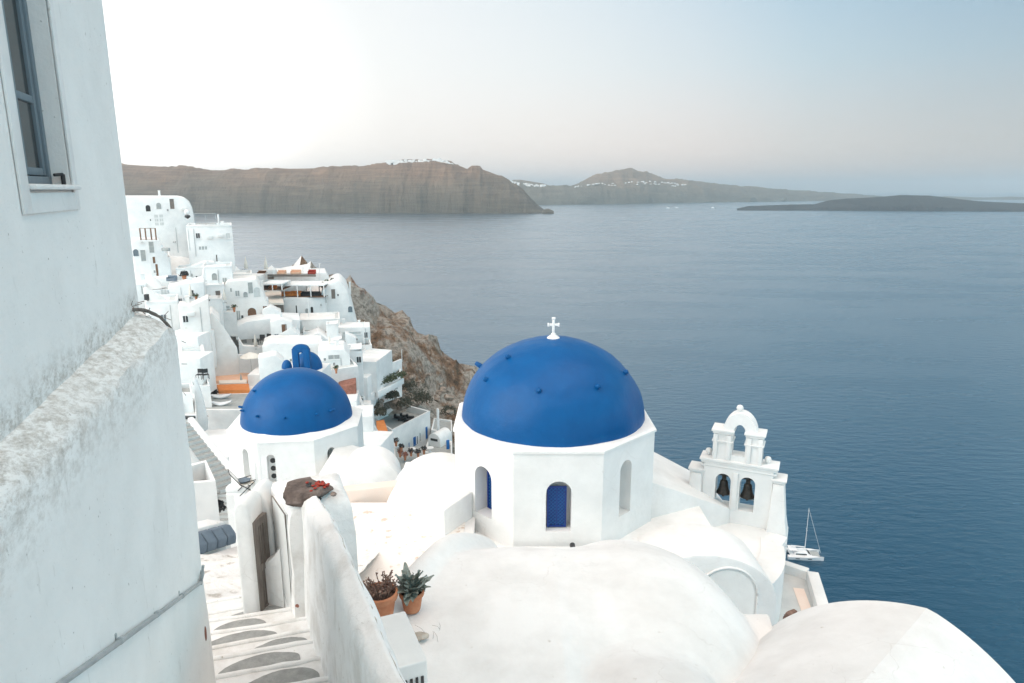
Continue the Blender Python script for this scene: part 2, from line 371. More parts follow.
# ------------------------------------------------------------------ hillside below the village
ctl = []
def cp(px, py, Y, dz=0): p = at(px, py, Y); ctl.append((p.x, p.y, p.z+dz))
for a in ((150, 235, 130), (190, 262, 120), (140, 330, 75), (165, 345, 70), (200, 330, 100), (235, 320, 115), (280, 300, 132), (320, 283, 138), (345, 284, 145), (225, 410, 82), (190, 430, 62), (215, 505, 36), (245, 520, 30), (240, 350, 100),
          (275, 345, 112), (320, 345, 118), (352, 345, 124), (300, 380, 100), (335, 395, 100), (360, 300, 147), (378, 330, 138), (400, 312, 150), (425, 335, 151), (450, 360, 152), (468, 374, 153), (380, 375, 122), (415, 385, 126), (445, 400, 130),
          (375, 420, 108), (415, 455, 105), (445, 458, 112), (445, 425, 118), (395, 470, 95), (350, 460, 80), (470, 400, 145)): cp(*a, (-.5 if a[2] >= 137 else -4.0) if a[2] > 95 else -13.0)
ctl += [(-9, 40, -22), (-14, 60, -29), (-3, 30, -20), (-6, 20, -14), (0, 14, -12), (6, 14, -12.5), (8, 20, -22), (3, 25, -24), (0, 40, -36), (4, 60, -58), (-4, 80, -50), (2, 110, -62), (-2, 140, -56), (-3, 153, -50), (4, 5, -9), (-4, 8, -8), (-8, 4, -4), (-12, 0, 0), (2, -4, -4), (8, 0, -12),
        (11, 8, -16), (14, 14, -30), (20, 5, -40), (20, 20, -50), (30, 0, -85), (32, 30, -100), (18, 60, -90), (20, 100, -105), (18, 140, -100), (5, 165, -80), (-20, 170, -60), (-50, 175, -50), (40, 60, -132), (42, 120, -132), (40, 160, -132), (20, 185, -132), (-20, 215, -132), (-60, 230, -132), (55, 0, -132), (55, -60, -132), (60, 30, -134), (60, 90, -136), (60, 150, -138), (30, 220, -138),
        (-80, 60, -14), (-90, 120, -8), (-90, 160, -12), (-60, 20, -8), (-30, 0, -4), (-30, 20, -16), (-35, 40, -22), (-20, 30, -20), (-24, 50, -26), (-50, 80, -22), (-60, 100, -16), (-20, -30, 5), (0, -40, -20), (-70, 140, -8), (-45, 145, -16), (-80, 200, -60), (-120, 100, -6), (-120, 0, 4), (-25, 12, -8)]
def ground(x, y):
    sw = sz = 0
    for cx, cy, cz in ctl:
        d2 = (x-cx)**2+(y-cy)**2+.5
        w = 1/(d2**1.9); sw += w; sz += w*cz
    z = sz/sw
    return z
GX0, GX1, GY0, GY1, GS = -110, 66, -60, 226, 1.6
nx = int((GX1-GX0)/GS)+1; ny = int((GY1-GY0)/GS)+1
grid = []
village_poly = [(-2, 24), (-8, 60), (-14, 96), (-20, 112), (-28, 122), (-36, 140), (-60, 160), (-95, 158), (-85, 60), (-60, -60), (-2, -60)]
def inside(x, y, poly):
    c = False; j = len(poly)-1
    for i in range(len(poly)):
        xi, yi = poly[i]; xj, yj = poly[j]
        if (yi > y) != (yj > y) and x < (xj-xi)*(y-yi)/(yj-yi)+xi: c = not c
        j = i
    return c
for j in range(ny):
    for i in range(nx):
        x, y = GX0+i*GS, GY0+j*GS
        z = ground(x, y)
        vil = inside(x, y, village_poly) or (math.hypot(x, y) < 24 and z > -16)
        a = .25 if vil else 1.0
        q = Vector((x, y, z))
        nz = noise.fractal(q*.07, .6, 2.1, 7)*3.6+abs(noise.fractal(q*.03+Vector((9, 1, 1)), .6, 2, 4))*3
        nz += noise.cell(Vector((x*.22, y*.22, z*.2)))*1.3
        if z < -126: a *= max(0, (z+132)/6) if z > -132 else 0
        ox = noise.noise(q*.15)*1.2*a; oy = noise.noise(q*.15+Vector((5, 5, 5)))*1.2*a
        grid.append((x+ox, y+oy, z+nz*a*(.8 if not vil else .2)-(0 if not vil else .0), vil))
rockmb, pavemb = MB(), MB()
rockmb.v = [Vector(g[:3]) for g in grid]; pavemb.v = [Vector(g[:3]) for g in grid]
for j in range(ny-1):
    for i in range(nx-1):
        q = (j*nx+i, j*nx+i+1, (j+1)*nx+i+1, (j+1)*nx+i)
        t = pavemb if sum(grid[k][3] for k in q) >= 3 else rockmb
        t.f.append(q); t.m.append(0)
def cliff_mat():
    m, nt, b = newmat('cliff_rock')
    tc = N(nt, 'TexCoord')
    n1 = N(nt, 'TexNoise', Scale=.10, Detail=10, Roughness=.72); nt.links.new(tc.outputs['Object'], n1.inputs['Vector'])
    r = ramp(nt, n1.outputs[0], [(.34, (.10, .07, .05)), (.43, (.26, .16, .10)), (.50, (.40, .35, .30)), (.60, (.50, .46, .41)), (.68, (.28, .13, .08))])
    n2 = N(nt, 'TexNoise', Scale=1.1, Detail=10, Roughness=.75); nt.links.new(tc.outputs['Object'], n2.inputs['Vector'])
    r2 = ramp(nt, n2.outputs[0], [(.40, (.25, .25, .25)), (.55, (1, 1, 1))])
    mx = N(nt, 'MixRGB', blend_type='MULTIPLY'); mx.inputs[0].default_value = .75
    nt.links.new(r.outputs[0], mx.inputs[1]); nt.links.new(r2.outputs[0], mx.inputs[2])
    n3 = N(nt, 'TexNoise', Scale=.35, Detail=8, Roughness=.7); nt.links.new(tc.outputs['Object'], n3.inputs['Vector'])
    r3 = ramp(nt, n3.outputs[0], [(.58, (0, 0, 0)), (.64, (.75, .75, .75))])
    mx3 = N(nt, 'MixRGB'); mx3.inputs[2].default_value = (.06, .065, .045, 1)
    nt.links.new(r3.outputs[0], mx3.inputs[0]); nt.links.new(mx.outputs[0], mx3.inputs[1])
    nt.links.new(mx3.outputs[0], b.inputs['Base Color']); b.inputs['Roughness'].default_value = .95
    bp = N(nt, 'Bump', Strength=1.0, Distance=.8); nt.links.new(n2.outputs[0], bp.inputs['Height']); nt.links.new(bp.outputs[0], b.inputs['Normal'])
    return m
M['cliff'] = cliff_mat()
def clean(mb):
    used = sorted({k for f in mb.f for k in f}); mp = {k: i for i, k in enumerate(used)}
    mb.v = [mb.v[k] for k in used]; mb.f = [tuple(mp[k] for k in f) for f in mb.f]; return mb
struct('hillside', clean(rockmb), 'cliff', smooth=25)
struct('village_ground', clean(pavemb), 'village', smooth=25)
# ================================================================== NEAR: the house at left, its wall, the stairs and parapet
# local frame of the near house: s runs along the wall away from the camera, n points out of the wall (towards +X)
def wallpt(Y, z, off=0.0):      # upper wall plane x = -1.21-.339Y
    return Vector((-1.21-.339*Y, Y, z))+Vector((.947, .321, 0))*off
WD = Vector((-.339, 1, 0)).normalized(); WN = Vector((.947, .321, 0))
house = empty('whitewashed_house', (-3.1, 5.6, -4.6), 'tall whitewashed foreground house with a grey blue window and worn sloping ledge', 'house')
hm = Matrix.Translation(Vector((3.1, -5.6, 4.6)))   # to the house's local frame
WM = Matrix(((WD.x, -WN.x, 0, -3.1), (WD.y, -WN.y, 0, 5.6), (0, 0, 1, 0), (0, 0, 0, 1)))   # local (s, inward, z): corner at s=0
def wloc(px, py, inward=0.0):   # pixel -> (s, z) on the wall plane set back by inward
    d = ray(px, py); p0 = Vector((-3.1085, 5.6, 0))-WN*inward
    t = p0.dot(WN)/d.dot(WN); p = d*t; return (p-p0).dot(WD), p.z
s0, zb = wloc(24, 191); s1, _ = wloc(70, 191)
zb = .0; zt = 1.62
_lo, _hi = .01, .6
for _ in range(30):
    _m = (_lo+_hi)/2
    if wloc(51, 180, _m)[0] < s1: _lo = _m
    else: _hi = _m
REC = _m; print('window recess', REC)
mb = MB()
# upper wall built round the window opening
mb.box(-9, s0, 0, 3, -1.3, 4.5); mb.box(s1, 0, 0, 3, -1.3, 4.5); mb.box(s0, s1, 0, 3, -1.3, zb); mb.box(s0, s1, 0, 3, zt, 4.5); mb.box(s0, s1, .5, 3, zb, zt)
mb.xf(hm @ WM); mb.build('wall', 'ledge', house)
# raised plaster band round the window
mb = MB(); b0, b1, bz = s0-.11, wloc(75, 200)[0], wloc(60, 211)[1]
mb.box(b0, s0, -.018, -.002, bz, zt+.2); mb.box(s1, b1, -.018, -.002, bz, zt+.2); mb.box(s0, s1, -.018, -.002, bz, zb-.012); mb.box(s0, s1, -.018, -.002, zt, zt+.2)
mb.xf(hm @ WM); mb.build('window_surround', 'near', house, bevel=.006)
# window: outer frame, sash with a middle rail, panes, curtain, sill
mb = MB(); fd = max(.06, REC); e0, e1 = s0+.003, s1-.003; fw = .045
for a in ((e0, e0+fw, fd, fd+.1, zb+.003, zt-.003), (e1-fw, e1, fd, fd+.1, zb+.003, zt-.003), (e0+fw, e1-fw, fd, fd+.1, zb+.003, zb+.075), (e0+fw, e1-fw, fd, fd+.1, zt-.08, zt-.003)): mb.box(*a)
mb.xf(hm @ WM); win = mb.build('window', 'frame', house, bevel=.008)
mid = (e0+e1)/2
for a0, a1 in ((e0+fw+.004, mid-.002), (mid+.002, e1-fw-.004)):
    mb = MB(); q = .042; z0, z1 = zb+.08, zt-.085
    mb.box(a0, a0+q, fd+.012, fd+.06, z0, z1); mb.box(a1-q, a1, fd+.012, fd+.06, z0, z1)
    for zz in (z0, .47, z1-q): mb.box(a0+q, a1-q, fd+.014, fd+.058, zz, zz+q)
    mb.xf(hm @ WM); mb.build('sash', 'frame', win, bevel=.006)
    mb = MB(); mb.box(a0+.02, a1-.02, fd+.03, fd+.036, z0+.02, z1-.02); mb.xf(hm @ WM); mb.build('pane', 'glass', win)
mb = MB()
for k in range(40):
    pass
rings = []
for k in range(61):
    s_ = e0+fw+(e1-e0-2*fw)*k/60; yv = fd+.085+.012*math.sin(k*.9)
    rings.append([(s_, yv, zb+.1), (s_, yv, zt-.1), (s_, yv+.008, zt-.1), (s_, yv+.008, zb+.1)])
mb.loft(rings); mb.xf(hm @ WM); mb.build('curtain', 'curtain', win)
mb = MB(); mb.box(s0+.002, s1+.03, -.05, fd-.003, zb+.002, zb+.03); mb.xf(hm @ WM); mb.build('sill', 'near', win, bevel=.01)
mb = MB(); sx = s1-.02; mb.tube([(sx, fd-.06, zb+.03), (sx, fd-.06, zb+.09)], .012); mb.tube([(sx, fd-.06, zb+.09), (sx-.05, fd-.03, zb+.085)], .009); mb.xf(hm @ WM); mb.build('latch', 'dark', win)
# lower wall with the worn sloping ledge
def lowx(Y): return -1.178-.2994*Y
mb = MB(); rings = []
for k in range(81):
    Y = -3+8.75*k/80
    xi = -1.21-.339*Y
    ru = .012*noise.noise(Vector((Y*3, 0, 1))); rl = .03*noise.noise(Vector((Y*2.3, 4, 1)))
    e = max(0, (Y-5.45)/.3); dz = .10*e*e
    pts = []
    for j in range(9):
        t = j/8; x = xi-.12+(lowx(Y)-xi+.12)*t; z = -.945+ru-(.15+rl)*t**1.2-dz*.6+.007*noise.fractal(Vector((x*9, Y*9, 2)), .7, 2, 4)
        if t > .85: x -= .0; z -= .02
        pts.append((x, Y, z))
    pts += [(lowx(Y)+.012, Y, -1.18-rl*.5-dz)]
    for j in range(1, 22):
        z = -1.18-j*.21; pts.append((lowx(Y)+.012+.014*noise.noise(Vector((Y*1.3, z*1.3, 7)))+(.0 if z > -3.6 else .02*(-3.6-z)), Y, z))
    pts += [(xi-1.2, Y, pts[-1][2]), (xi-1.2, Y, -.93)]
    rings.append(pts)
mb.loft(rings)
mb.xf(hm); mb.build('lower_wall', 'ledge', house, smooth=50)
# dirt feathering below the lip is in the wall's own material; pipe and clamps, round plate
def low(px, py, off=.03):
    d = ray(px, py); t = -1.178/(d.x+.2994*d.y); p = d*t; return p+WN*off
pp = [low(-60, 765), low(56, 683), low(118, 640), low(160, 610), low(197, 583)]
mb = MB(); mb.tube(pp, .016, 10); end = pp[-1]
mb.tube([end, end+Vector((-.03, .12, .02)), end+Vector((-.2, .25, .0))], .016, 10)
mb.tube([pp[-1]+Vector((.0, 0, -.02)), pp[-1]+Vector((.03, .02, .16))], .012, 8)
o = mb.build('wall_pipe', 'metal'); tag(o, 'thin grey pipe clamped along the big whitewashed wall above the stairs', 'pipe')
for q in (.25, .5, .75):
    a, b = pp[1], pp[-1]; c = a+(b-a)*q; dd = (b-a).normalized()
    m2 = MB(); m2.tube([c-dd*.02, c+dd*.02], .022, 10); m2.tube([c-WN*.03, c+Vector((0, 0, .045))-WN*.02], .008, 6); m2.build('clamp', 'metal', o)
c = low(203, 634, .0); mb = MB(); mb.lathe([(.0, .012), (.05, .012), (.062, .006), (.066, -.03)], n=24)
mb.xf(Matrix.Translation(c+WN*.015) @ WN.to_track_quat('Z', 'Y').to_matrix().to_4x4() @ Matrix.Diagonal((.75, 1.2, 1, 1)))
o = tag(mb.build('meter_cover', 'brick'), 'small rusty oval cover plate at the lower right end of the big wall', 'cover plate')
# dry vine / cable along the ledge's far end
def hang(name, pts, r, m, label, cat, tw=.02):
    mb = MB()
    for k in range(3):
        q = []
        for i in range(len(pts)-1):
            for t in range(6):
                p = Vector(pts[i]).lerp(Vector(pts[i+1]), t/6)
                q.append(p+noise.noise_vector(p*7+Vector((k*9, 0, 0)))*tw)
        q.append(Vector(pts[-1])); mb.tube(q, r*(1-.2*k), 6)
    for i in range(24):
        p = Vector(pts[rnd.randrange(len(pts))])+noise.noise_vector(Vector((i, 2, 3)))*.1; mb.tube([p, p+Vector((rnd.uniform(-.04, .08), rnd.uniform(-.05, .05), rnd.uniform(-.03, .06)))], .003, 4)
    return tag(mb.build(name, m), label, cat)
hang('dry_vine', [at(132, 309, 5.35), at(148, 311, 5.5), at(160, 317, 5.68), at(170, 328, 5.80), at(175, 340, 5.82), at(176, 362, 5.83), at(179, 392, 5.83)], .012, 'wood', 'dry grey vine creeping round the far corner of the worn ledge', 'vine')
mb = MB(); q = [at(190+i*.2, 505+i*9, 5.79)+WN*.0 for i in range(7)]; mb.tube(q, .007, 6); mb.lathe([(.0, .02), (.018, .01), (.014, -.02), (0, -.02)], c=q[0], n=8)
tag(mb.build('wall_cable', 'dark'), 'thin black cable with a round cap running down the corner of the big wall', 'cable')

# ---- stairs going down away from the camera, in a channel along direction D
M['scab'] = mat('bare_render', (.36, .32, .27), (.52, .48, .42), 12, .95, .6, 30)
D2 = Vector((-.425, 1, 0)).normalized(); DP = Vector((D2.y, -D2.x, 0))    # DP points right (+X)
def stz(Y): return -4.78-.333*(Y-6.0)
def px_at_z(px, py, z): return atz(px, py, z)
stairs = MB(); rg = random.Random(3)
treads = []
for k in range(-6, 7):
    Y = 6.0+.45*k; z = stz(Y)
    cx = -1.9-.425*(Y-5.2)
    skew = .14 if k < 8 else .2
    pts = []
    # each step: nosing line skewed so its left end lies nearer the camera
    y0l, y0r = Y-.58+.05*math.sin(k*2.1), Y+.0+.05*math.sin(k*1.3); w_ = 1.05
    L = Vector((cx-w_, y0l, z)); Rr = Vector((cx+w_*.8, y0r, z))
    n_ = 14; top = []; bot = []
    near = []; far = []
    for i in range(n_+1):
        t = i/n_; p = L.lerp(Rr, t); wv = .025*noise.noise(Vector((t*3, k*1.7, 0)))
        near.append(p+Vector((0, -.06, .0))); far.append(p+Vector((wv*.5, .45+wv, 0)))
    ring = [Vector((p.x, p.y, z)) for p in near]+[Vector((p.x, p.y, z-.012)) for p in reversed(far)]
    edge2 = [Vector((p.x, p.y+.02, z-.2)) for p in reversed(far)]
    b = len(stairs.v)
    for row in (near, [p+Vector((0, -.04, -.0)) for p in far], [p+Vector((0, 0, -.03)) for p in far], [p+Vector((0, .01, -.6)) for p in far]):
        for p in row: stairs.v.append(Vector((p.x, p.y, p.z+.008*noise.noise(p*6))))
    m_ = n_+1
    for r_ in range(3):
        for i in range(n_): stairs.f.append((b+r_*m_+i, b+r_*m_+i+1, b+(r_+1)*m_+i+1, b+(r_+1)*m_+i)); stairs.m.append(0)
    treads.append((L, Rr, z, k))
    s_n = len(stairs.v); stairs.tube([p+Vector((0, -.015, .004)) for p in far], .030, 8)
    for i_ in range(s_n, len(stairs.v)): stairs.v[i_] += noise.noise_vector(stairs.v[i_]*8)*.012
st = empty('stone_stairs', (-1.9, 5.2, -4.9), 'whitewashed stone stairs with grey oval patches on the treads going down beside the big wall', 'stairs')
inv = Matrix.Translation(-Vector(st.location))
stairs.xf(inv); stairs.build('steps', 'stepw', st, smooth=60)
off = {-3: .5, -2: .52, -1: .55, 0: .52, 1: .46, 2: .50, 3: .36, 4: .34, 5: .4}
for L, Rr, z, k in treads:
    if k not in off: continue
    mb = MB(); c = L.lerp(Rr, off[k]+.04*math.sin(k*4)); ln = (Rr-L)*(.20+.03*math.sin(k*2.7)); n_ = 44; pl = []
    for i in range(n_):
        a = PI*i/(n_-1); p = c+ln*math.cos(a)+Vector((0, .06+.30*math.sin(a)**.8, 0)); p += noise.noise_vector(p*6)*.014+noise.noise_vector(p*40)*.003
        pl.append((p.x, p.y))
    mb.v = [Vector((x, y, z+.010+.008*noise.noise(Vector((x, y, z))*6))) for x, y in pl]
    mb.f = [tuple(range(n_))]; mb.m = [0]; mb.xf(inv); mb.build('tread_patch', 'step', st, smooth=0)
# rubble-strewn landing further down, left of the gate
mb = MB(); n_ = 24; rows = []
for j in range(n_):
    row = []
    for i in range(n_):
        x = -6.2+3.6*i/(n_-1); y = 8.2+4.0*j/(n_-1); p = Vector((x, y, 0)); z = -5.76-.33*(y-8.6)+.05*noise.fractal(p*1.6, .7, 2, 5)+.10*math.floor(noise.noise(p*1.1+Vector((3, 0, 0)))*3)/3
        row.append((x, y, z))
    rows.append(row)
mb.loft(rows, close=False, caps=False)
M['rubble'] = mat('worn_path', (.42, .38, .34), (.76, .74, .71), 3.2, .95, .8, 9, c3=(.80, .79, .77), lo=.33, hi=.52, dist=.05)
struct('worn_path', mb, 'rubble', smooth=60)

# ---- parapet between the stairs and the church roof
def ptop(Y): return interp([(2.2, -2.75), (3.76, -3.02), (5.45, -3.18), (6.3, -3.28), (7.0, -3.42), (7.6, -3.62), (8.0, -3.80), (8.4, -3.82)], Y)
def pline(Y): return .84-.425*Y
par = empty('stair_parapet', (-1.4, 5.2, -5.2), 'thick rounded whitewashed parapet with a seam along its top beside the stairs', 'parapet')
inv = Matrix.Translation(-Vector(par.location))
mb = MB(); rings = []
for k in range(70):
    Y = 2.2+6.0*k/69; zt_ = ptop(Y); x0 = pline(Y); wv = .02*noise.noise(Vector((Y*1.5, 0, 0))); half = .115+.01*math.sin(Y*3)
    prof = [(-half-.10, -2.3), (-half-.05, -1.3), (-half-.02, -.75), (-half-.005, -.35), (-half+.0, -.12), (-half+.025, -.04), (-half+.07, -.006), (-.02, .0), (.01, .022), (.035, .026), (.05, -.01), (.075, -.03), (half-.03, -.07), (half, -.14), (half+.01, -.35), (half+.015, -2.3)]
    ring = []
    for (a, dz) in prof:
        p = Vector((x0, Y, zt_))+DP*(a+wv)+Vector((0, 0, dz)); p += noise.noise_vector(p*3.5)*.018+noise.noise_vector(p*11)*.004
        ring.append(p)
    rings.append(ring)
mb.loft(rings); mb.xf(inv); mb.build('wall', 'stepw', par, smooth=80)
mb = MB(); mb.tube([r_[10]+Vector((0, 0, -.012)) for r_ in rings], .010, 6); mb.jitter(.008, 13); mb.xf(inv); mb.build('top_seam', 'scab', par)
# end pillar carrying the rock
def pil(px, py, Y): return at(px, py, Y)
mb = MB(); a = Vector((-2.78, 7.85, 0)); W_, L_ = .80, 1.0
def pillar_rings(zlist, grow):
    rs = []
    for z, g, rr in zip(zlist, grow, [0]*99):
        D3 = Vector((-.62, 1, 0)).normalized(); c = [a+DP*(-g)+D2*(-g), a+DP*(W_+g)+D2*(-g), a+DP*(W_+g)+D2*(L_+g), a+DP*(-g)+D3*(L_+g)]
        ring = []
        for i in range(4):
            p, q = c[i], c[(i+1) % 4]
            for t in range(6): ring.append(p.lerp(q, t/6)+Vector((0, 0, z)))
        rs.append(ring)
    return rs
zs = [-6.2, -5.6, -5.2, -4.8, -4.4, -4.15, -4.0, -3.93, -3.87, -3.84]
gr = [.06, .04, .02, .01, 0, 0, -.01, -.03, -.08, -.16]
mb.loft(pillar_rings(zs, gr)); mb.jitter(.03, 2.2); mb.jitter(.006, 9); mb.xf(inv); mb.build('end_pillar', 'stepw', par, smooth=60)
# flush cupboard door on the pillar's left side
mb = MB(); h0 = a-DP*.012; ring = [(.12, -5.55), (.80, -5.15), (.80, -4.02), (.12, -4.0)]
D3 = Vector((-.62, 1, 0)).normalized(); pts = [h0+D3*s_+Vector((0, 0, z_)) for s_, z_ in ring]; mb.loft([[p-DP*.02 for p in pts], [p+DP*.05 for p in pts]]); mb.xf(inv); mb.build('cupboard_door', 'ac', par, bevel=.006)
mb = MB(); mb.tube([p-DP*.012 for p in pts+[pts[0]]], .009, 6); mb.xf(inv); mb.build('door_joint', 'wood', par)
# flaked plaster patches: thin worn scabs on the inner face
M['scab'] = mat('bare_render', (.30, .265, .225), (.50, .46, .41), 12, .95, .6, 30)
def scab(name, cpx, cpy, w_, h_, m_, seed):
    mb = MB(); c0 = Vector((a.x, a.y, 0))
    # inner face plane of the parapet through pillar's front: normal -D2 side
    d = ray(cpx, cpy); nrm = -DP; p0 = Vector((pline(7.4), 7.4, 0))-DP*.235
    t = p0.dot(nrm)/d.dot(nrm); c = d*t; rg = random.Random(seed)
    for k in range(9):
        cc = c+D2*rg.gauss(0, w_*.5)+Vector((0, 0, rg.gauss(0, h_*.55))); rr = rg.uniform(.3, .7)
        pl = [cc-DP*(.002+.0005*k)+D2*(w_*rr*math.cos(a_)*(1+.3*noise.noise(Vector((math.cos(a_)*2, math.sin(a_)*2, k)))))+Vector((0, 0, h_*rr*math.sin(a_))) for a_ in [2*PI*i/16 for i in range(16)]]
        mb.loft([pl, [p+DP*.03 for p in pl]])
    mb.xf(inv); return mb.build(name, m_, par)
# low raking wall left of the pillar, and the gate pillar with the weathered door
M['scab'] = mat('bare_render', (.36, .32, .27), (.52, .48, .42), 12, .95, .6, 30)
gate = empty('stair_gate', (-3.6, 9.1, -6), 'weathered wooden door set beside a rounded white gate pillar at the foot of the stairs', 'gate')
inv = Matrix.Translation(-Vector(gate.location))
def outl(mb, prof, Y, dep, h):
    pts = [at(x, y, Y) for x, y in prof]; zb_ = min(p.z for p in pts)-h
    poly = [(pts[0].x, zb_)]+[(p.x, p.z) for p in pts]+[(pts[-1].x, zb_)]
    return mb.slabxz(poly, Y, Y+dep)
mb = MB(); outl(mb, [(238, 515), (240, 505), (246, 497), (254, 491), (260, 493), (266, 502), (270, 514), (273, 528), (275, 548)], 8.5, .45, 3); mb.jitter(.02, 2); mb.xf(inv); mb.build('gate_wall', 'near', gate, smooth=50, bevel=.05, seg=3)
mb = MB(); outl(mb, [(233, 512), (235, 506), (240, 503), (247, 505), (250, 511)], 8.1, .42, 2.6); mb.jitter(.015, 2); mb.xf(inv); mb.build('pillar', 'near', gate, smooth=50, bevel=.05, seg=3)
dl, dr = at(251, 523, 8.15), at(266, 530, 8.45)
bl = at(251, 619, 8.15)
zb_ = bl.z; mb = MB(); A, B = Vector((dl.x, dl.y, 0)), Vector((dr.x, dr.y, 0)); nd = (B-A).normalized(); nn_ = Vector((-nd.y, nd.x, 0))
L = (B-A).length; Wm = Matrix(((nd.x, nn_.x, 0, A.x), (nd.y, nn_.y, 0, A.y), (0, 0, 1, 0), (0, 0, 0, 1)))
zt1 = dl.z; nb = 5
mb.box(0, .09, -.03, .03, zb_, zt1); mb.box(L-.09, L, -.03, .03, zb_, zt1); mb.box(.09, L-.09, -.03, .03, zt1-.1, zt1); mb.box(.09, L-.09, -.03, .03, zb_, zb_+.12); mb.box(.09, L-.09, -.028, .028, (zb_+zt1)/2-.05, (zb_+zt1)/2+.05)
for i in range(3):
    w_ = (L-.18)/3; mb.box(.09+i*w_+.004, .09+(i+1)*w_-.004, -.012, .012, zb_+.12, zt1-.1)
mb.xf(inv @ Wm); mb.build('door', 'wood', gate)
mb = MB(); q0, q1 = at(264, 552, 9.2), at(281, 548, 8.6)
pl = [at(264, 560, 8.35), at(279, 546, 8.25)]
low0 = [Vector((p.x, p.y, p.z)) for p in pl]
rings = []
for t in range(8):
    c = low0[0].lerp(low0[1], t/7); c.z = low0[0].z+(low0[1].z-low0[0].z)*(t/7)**1.6
    rings.append([(c.x, c.y, -7), (c.x, c.y, c.z-.04), (c.x+.02, c.y+.05, c.z), (c.x+.12, c.y+.3, c.z), (c.x+.14, c.y+.34, c.z-.05), (c.x+.14, c.y+.34, -7)])
mb.loft(rings); mb.jitter(.02, 3); mb.xf(inv); mb.build('side_wall', 'near', gate, smooth=60)

# rock on the pillar with red flowers
def rock(name, c, sx, sy, sz, m_, seed, cuts=3, amp=.22, rot=0, flat=0):
    bm = bmesh.new(); bmesh.ops.create_icosphere(bm, subdivisions=cuts, radius=1)
    rg = random.Random(seed)
    pls = [(Vector((rg.gauss(0, 1), rg.gauss(0, 1), rg.gauss(0, 1))).normalized(), rg.uniform(.55, .85)) for _ in range(12)]
    for v in bm.verts:
        for n_, d_ in pls:
            q = v.co.dot(n_)
            if q > d_: v.co -= n_*(q-d_)
        v.co += noise.noise_vector(v.co*2.2+Vector((seed, 0, 0)))*amp*.3+noise.noise_vector(v.co*7)*amp*.12
        v.co = Vector((v.co.x*sx, v.co.y*sy, v.co.z*sz))
    me = bpy.data.meshes.new(name); bm.to_mesh(me); bm.free(); me.materials.append(M[m_])
    me.polygons.foreach_set('use_smooth', [True]*len(me.polygons)); me.set_sharp_from_angle(angle=R(28))
    o = bpy.data.objects.new(name, me); C.objects.link(o); o.location = c; o.rotation_euler = (0, 0, rot); return o
M['darkstone'] = mat('dark_brown_stone', (.07, .052, .045), (.15, .115, .10), 4, .9, 1.0, 12, c3=(.24, .20, .18), dist=.04)
rc = at(309, 491, 8.15); 
rk = tag(rock('flat_rock', (rc.x, rc.y, rc.z), .40, .30, .16, 'darkstone', 5, 4, .3, .3), 'big flat brown rock lying on top of the white stair pillar', 'rock')
mb = MB(); cpos = at(318, 482, 8.1)
rg = random.Random(5)
for i in range(46):
    p = cpos+Vector((rg.gauss(0, .042), rg.gauss(0, .04)-.0, rg.uniform(-.075, -.02)))
    mb.lathe([(.0, -.018), (.022, -.004), (.024, .006), (.0, .018)], c=p, n=6)
for i in range(14):
    p = cpos+Vector((-.11+rg.gauss(0, .02), rg.gauss(0, .03), rg.uniform(-.07, -.03))); mb.lathe([(.0, -.014), (.02, 0), (.0, .014)], c=p, n=6, mi=1)
tag(mb.build('dried_flowers', ['red', 'dark']), 'small heap of red dried flowers lying on the flat brown rock', 'flowers')
for px, py, s_ in ((294, 497, .05), (317, 499, .06), (334, 494, .05)):
    c = at(px, py, 8.0); tag(rock('wedge_stone', c, s_, s_*.8, s_*.7, 'stone' if px != 317 else 'dark', px, 2), {294: 'small pale stone wedged under the left end of the flat rock', 317: 'small dark stone wedged under the middle of the flat rock', 334: 'small stone wedged under the right end of the flat rock'}[px], 'stone')
c = at(325, 612, 7.35); c.z = stz(7.35)+.06; c = at(316, 612, 7.3); c.z = stz(7.3)+.05
tag(rock('loose_stone', c, .10, .08, .06, 'dark', 11, 3), 'dark rounded stone lying on the stairs at the foot of the parapet', 'stone')
c = at(297, 606, 7.75); tag(rock('loose_stone', c, .03, .03, .025, 'brick', 12, 2), 'small rusty brown stone at the base corner of the stair pillar', 'stone')

# ---- pots, AC unit, brick on the church roof
def pot(c, r, h, label, kind):
    p = empty('flower_pot', c, label, 'flower pot')
    mb = MB(); mb.lathe([(0, 0), (r*.62, 0), (r*.68, h*.08), (r*.86, h*.70), (r*.88, h*.76), (r*.98, h*.78), (r*1.02, h*.84), (r*1.02, h*.97), (r*.97, h), (r*.90, h), (r*.87, h*.9), (r*.87, h*.86)], n=40, caps=False); mb.build('pot', 'terra', p, smooth=40)
    mb = MB(); mb.lathe([(0, h*.87), (r*.5, h*.9), (r*.88, h*.86)], n=20, caps=False); mb.jitter(.02, 20); mb.build('soil', 'soil', p)
    return p
pc = at(380, 603, 7.25)
ROOFZ = -5.15
pr = .215
p1 = pot((-1.60, 7.40, ROOFZ+.02), pr, .40, 'larger terracotta pot of dry reddish succulents standing by the parapet', 'dry')
mb = MB(); rg = random.Random(21)
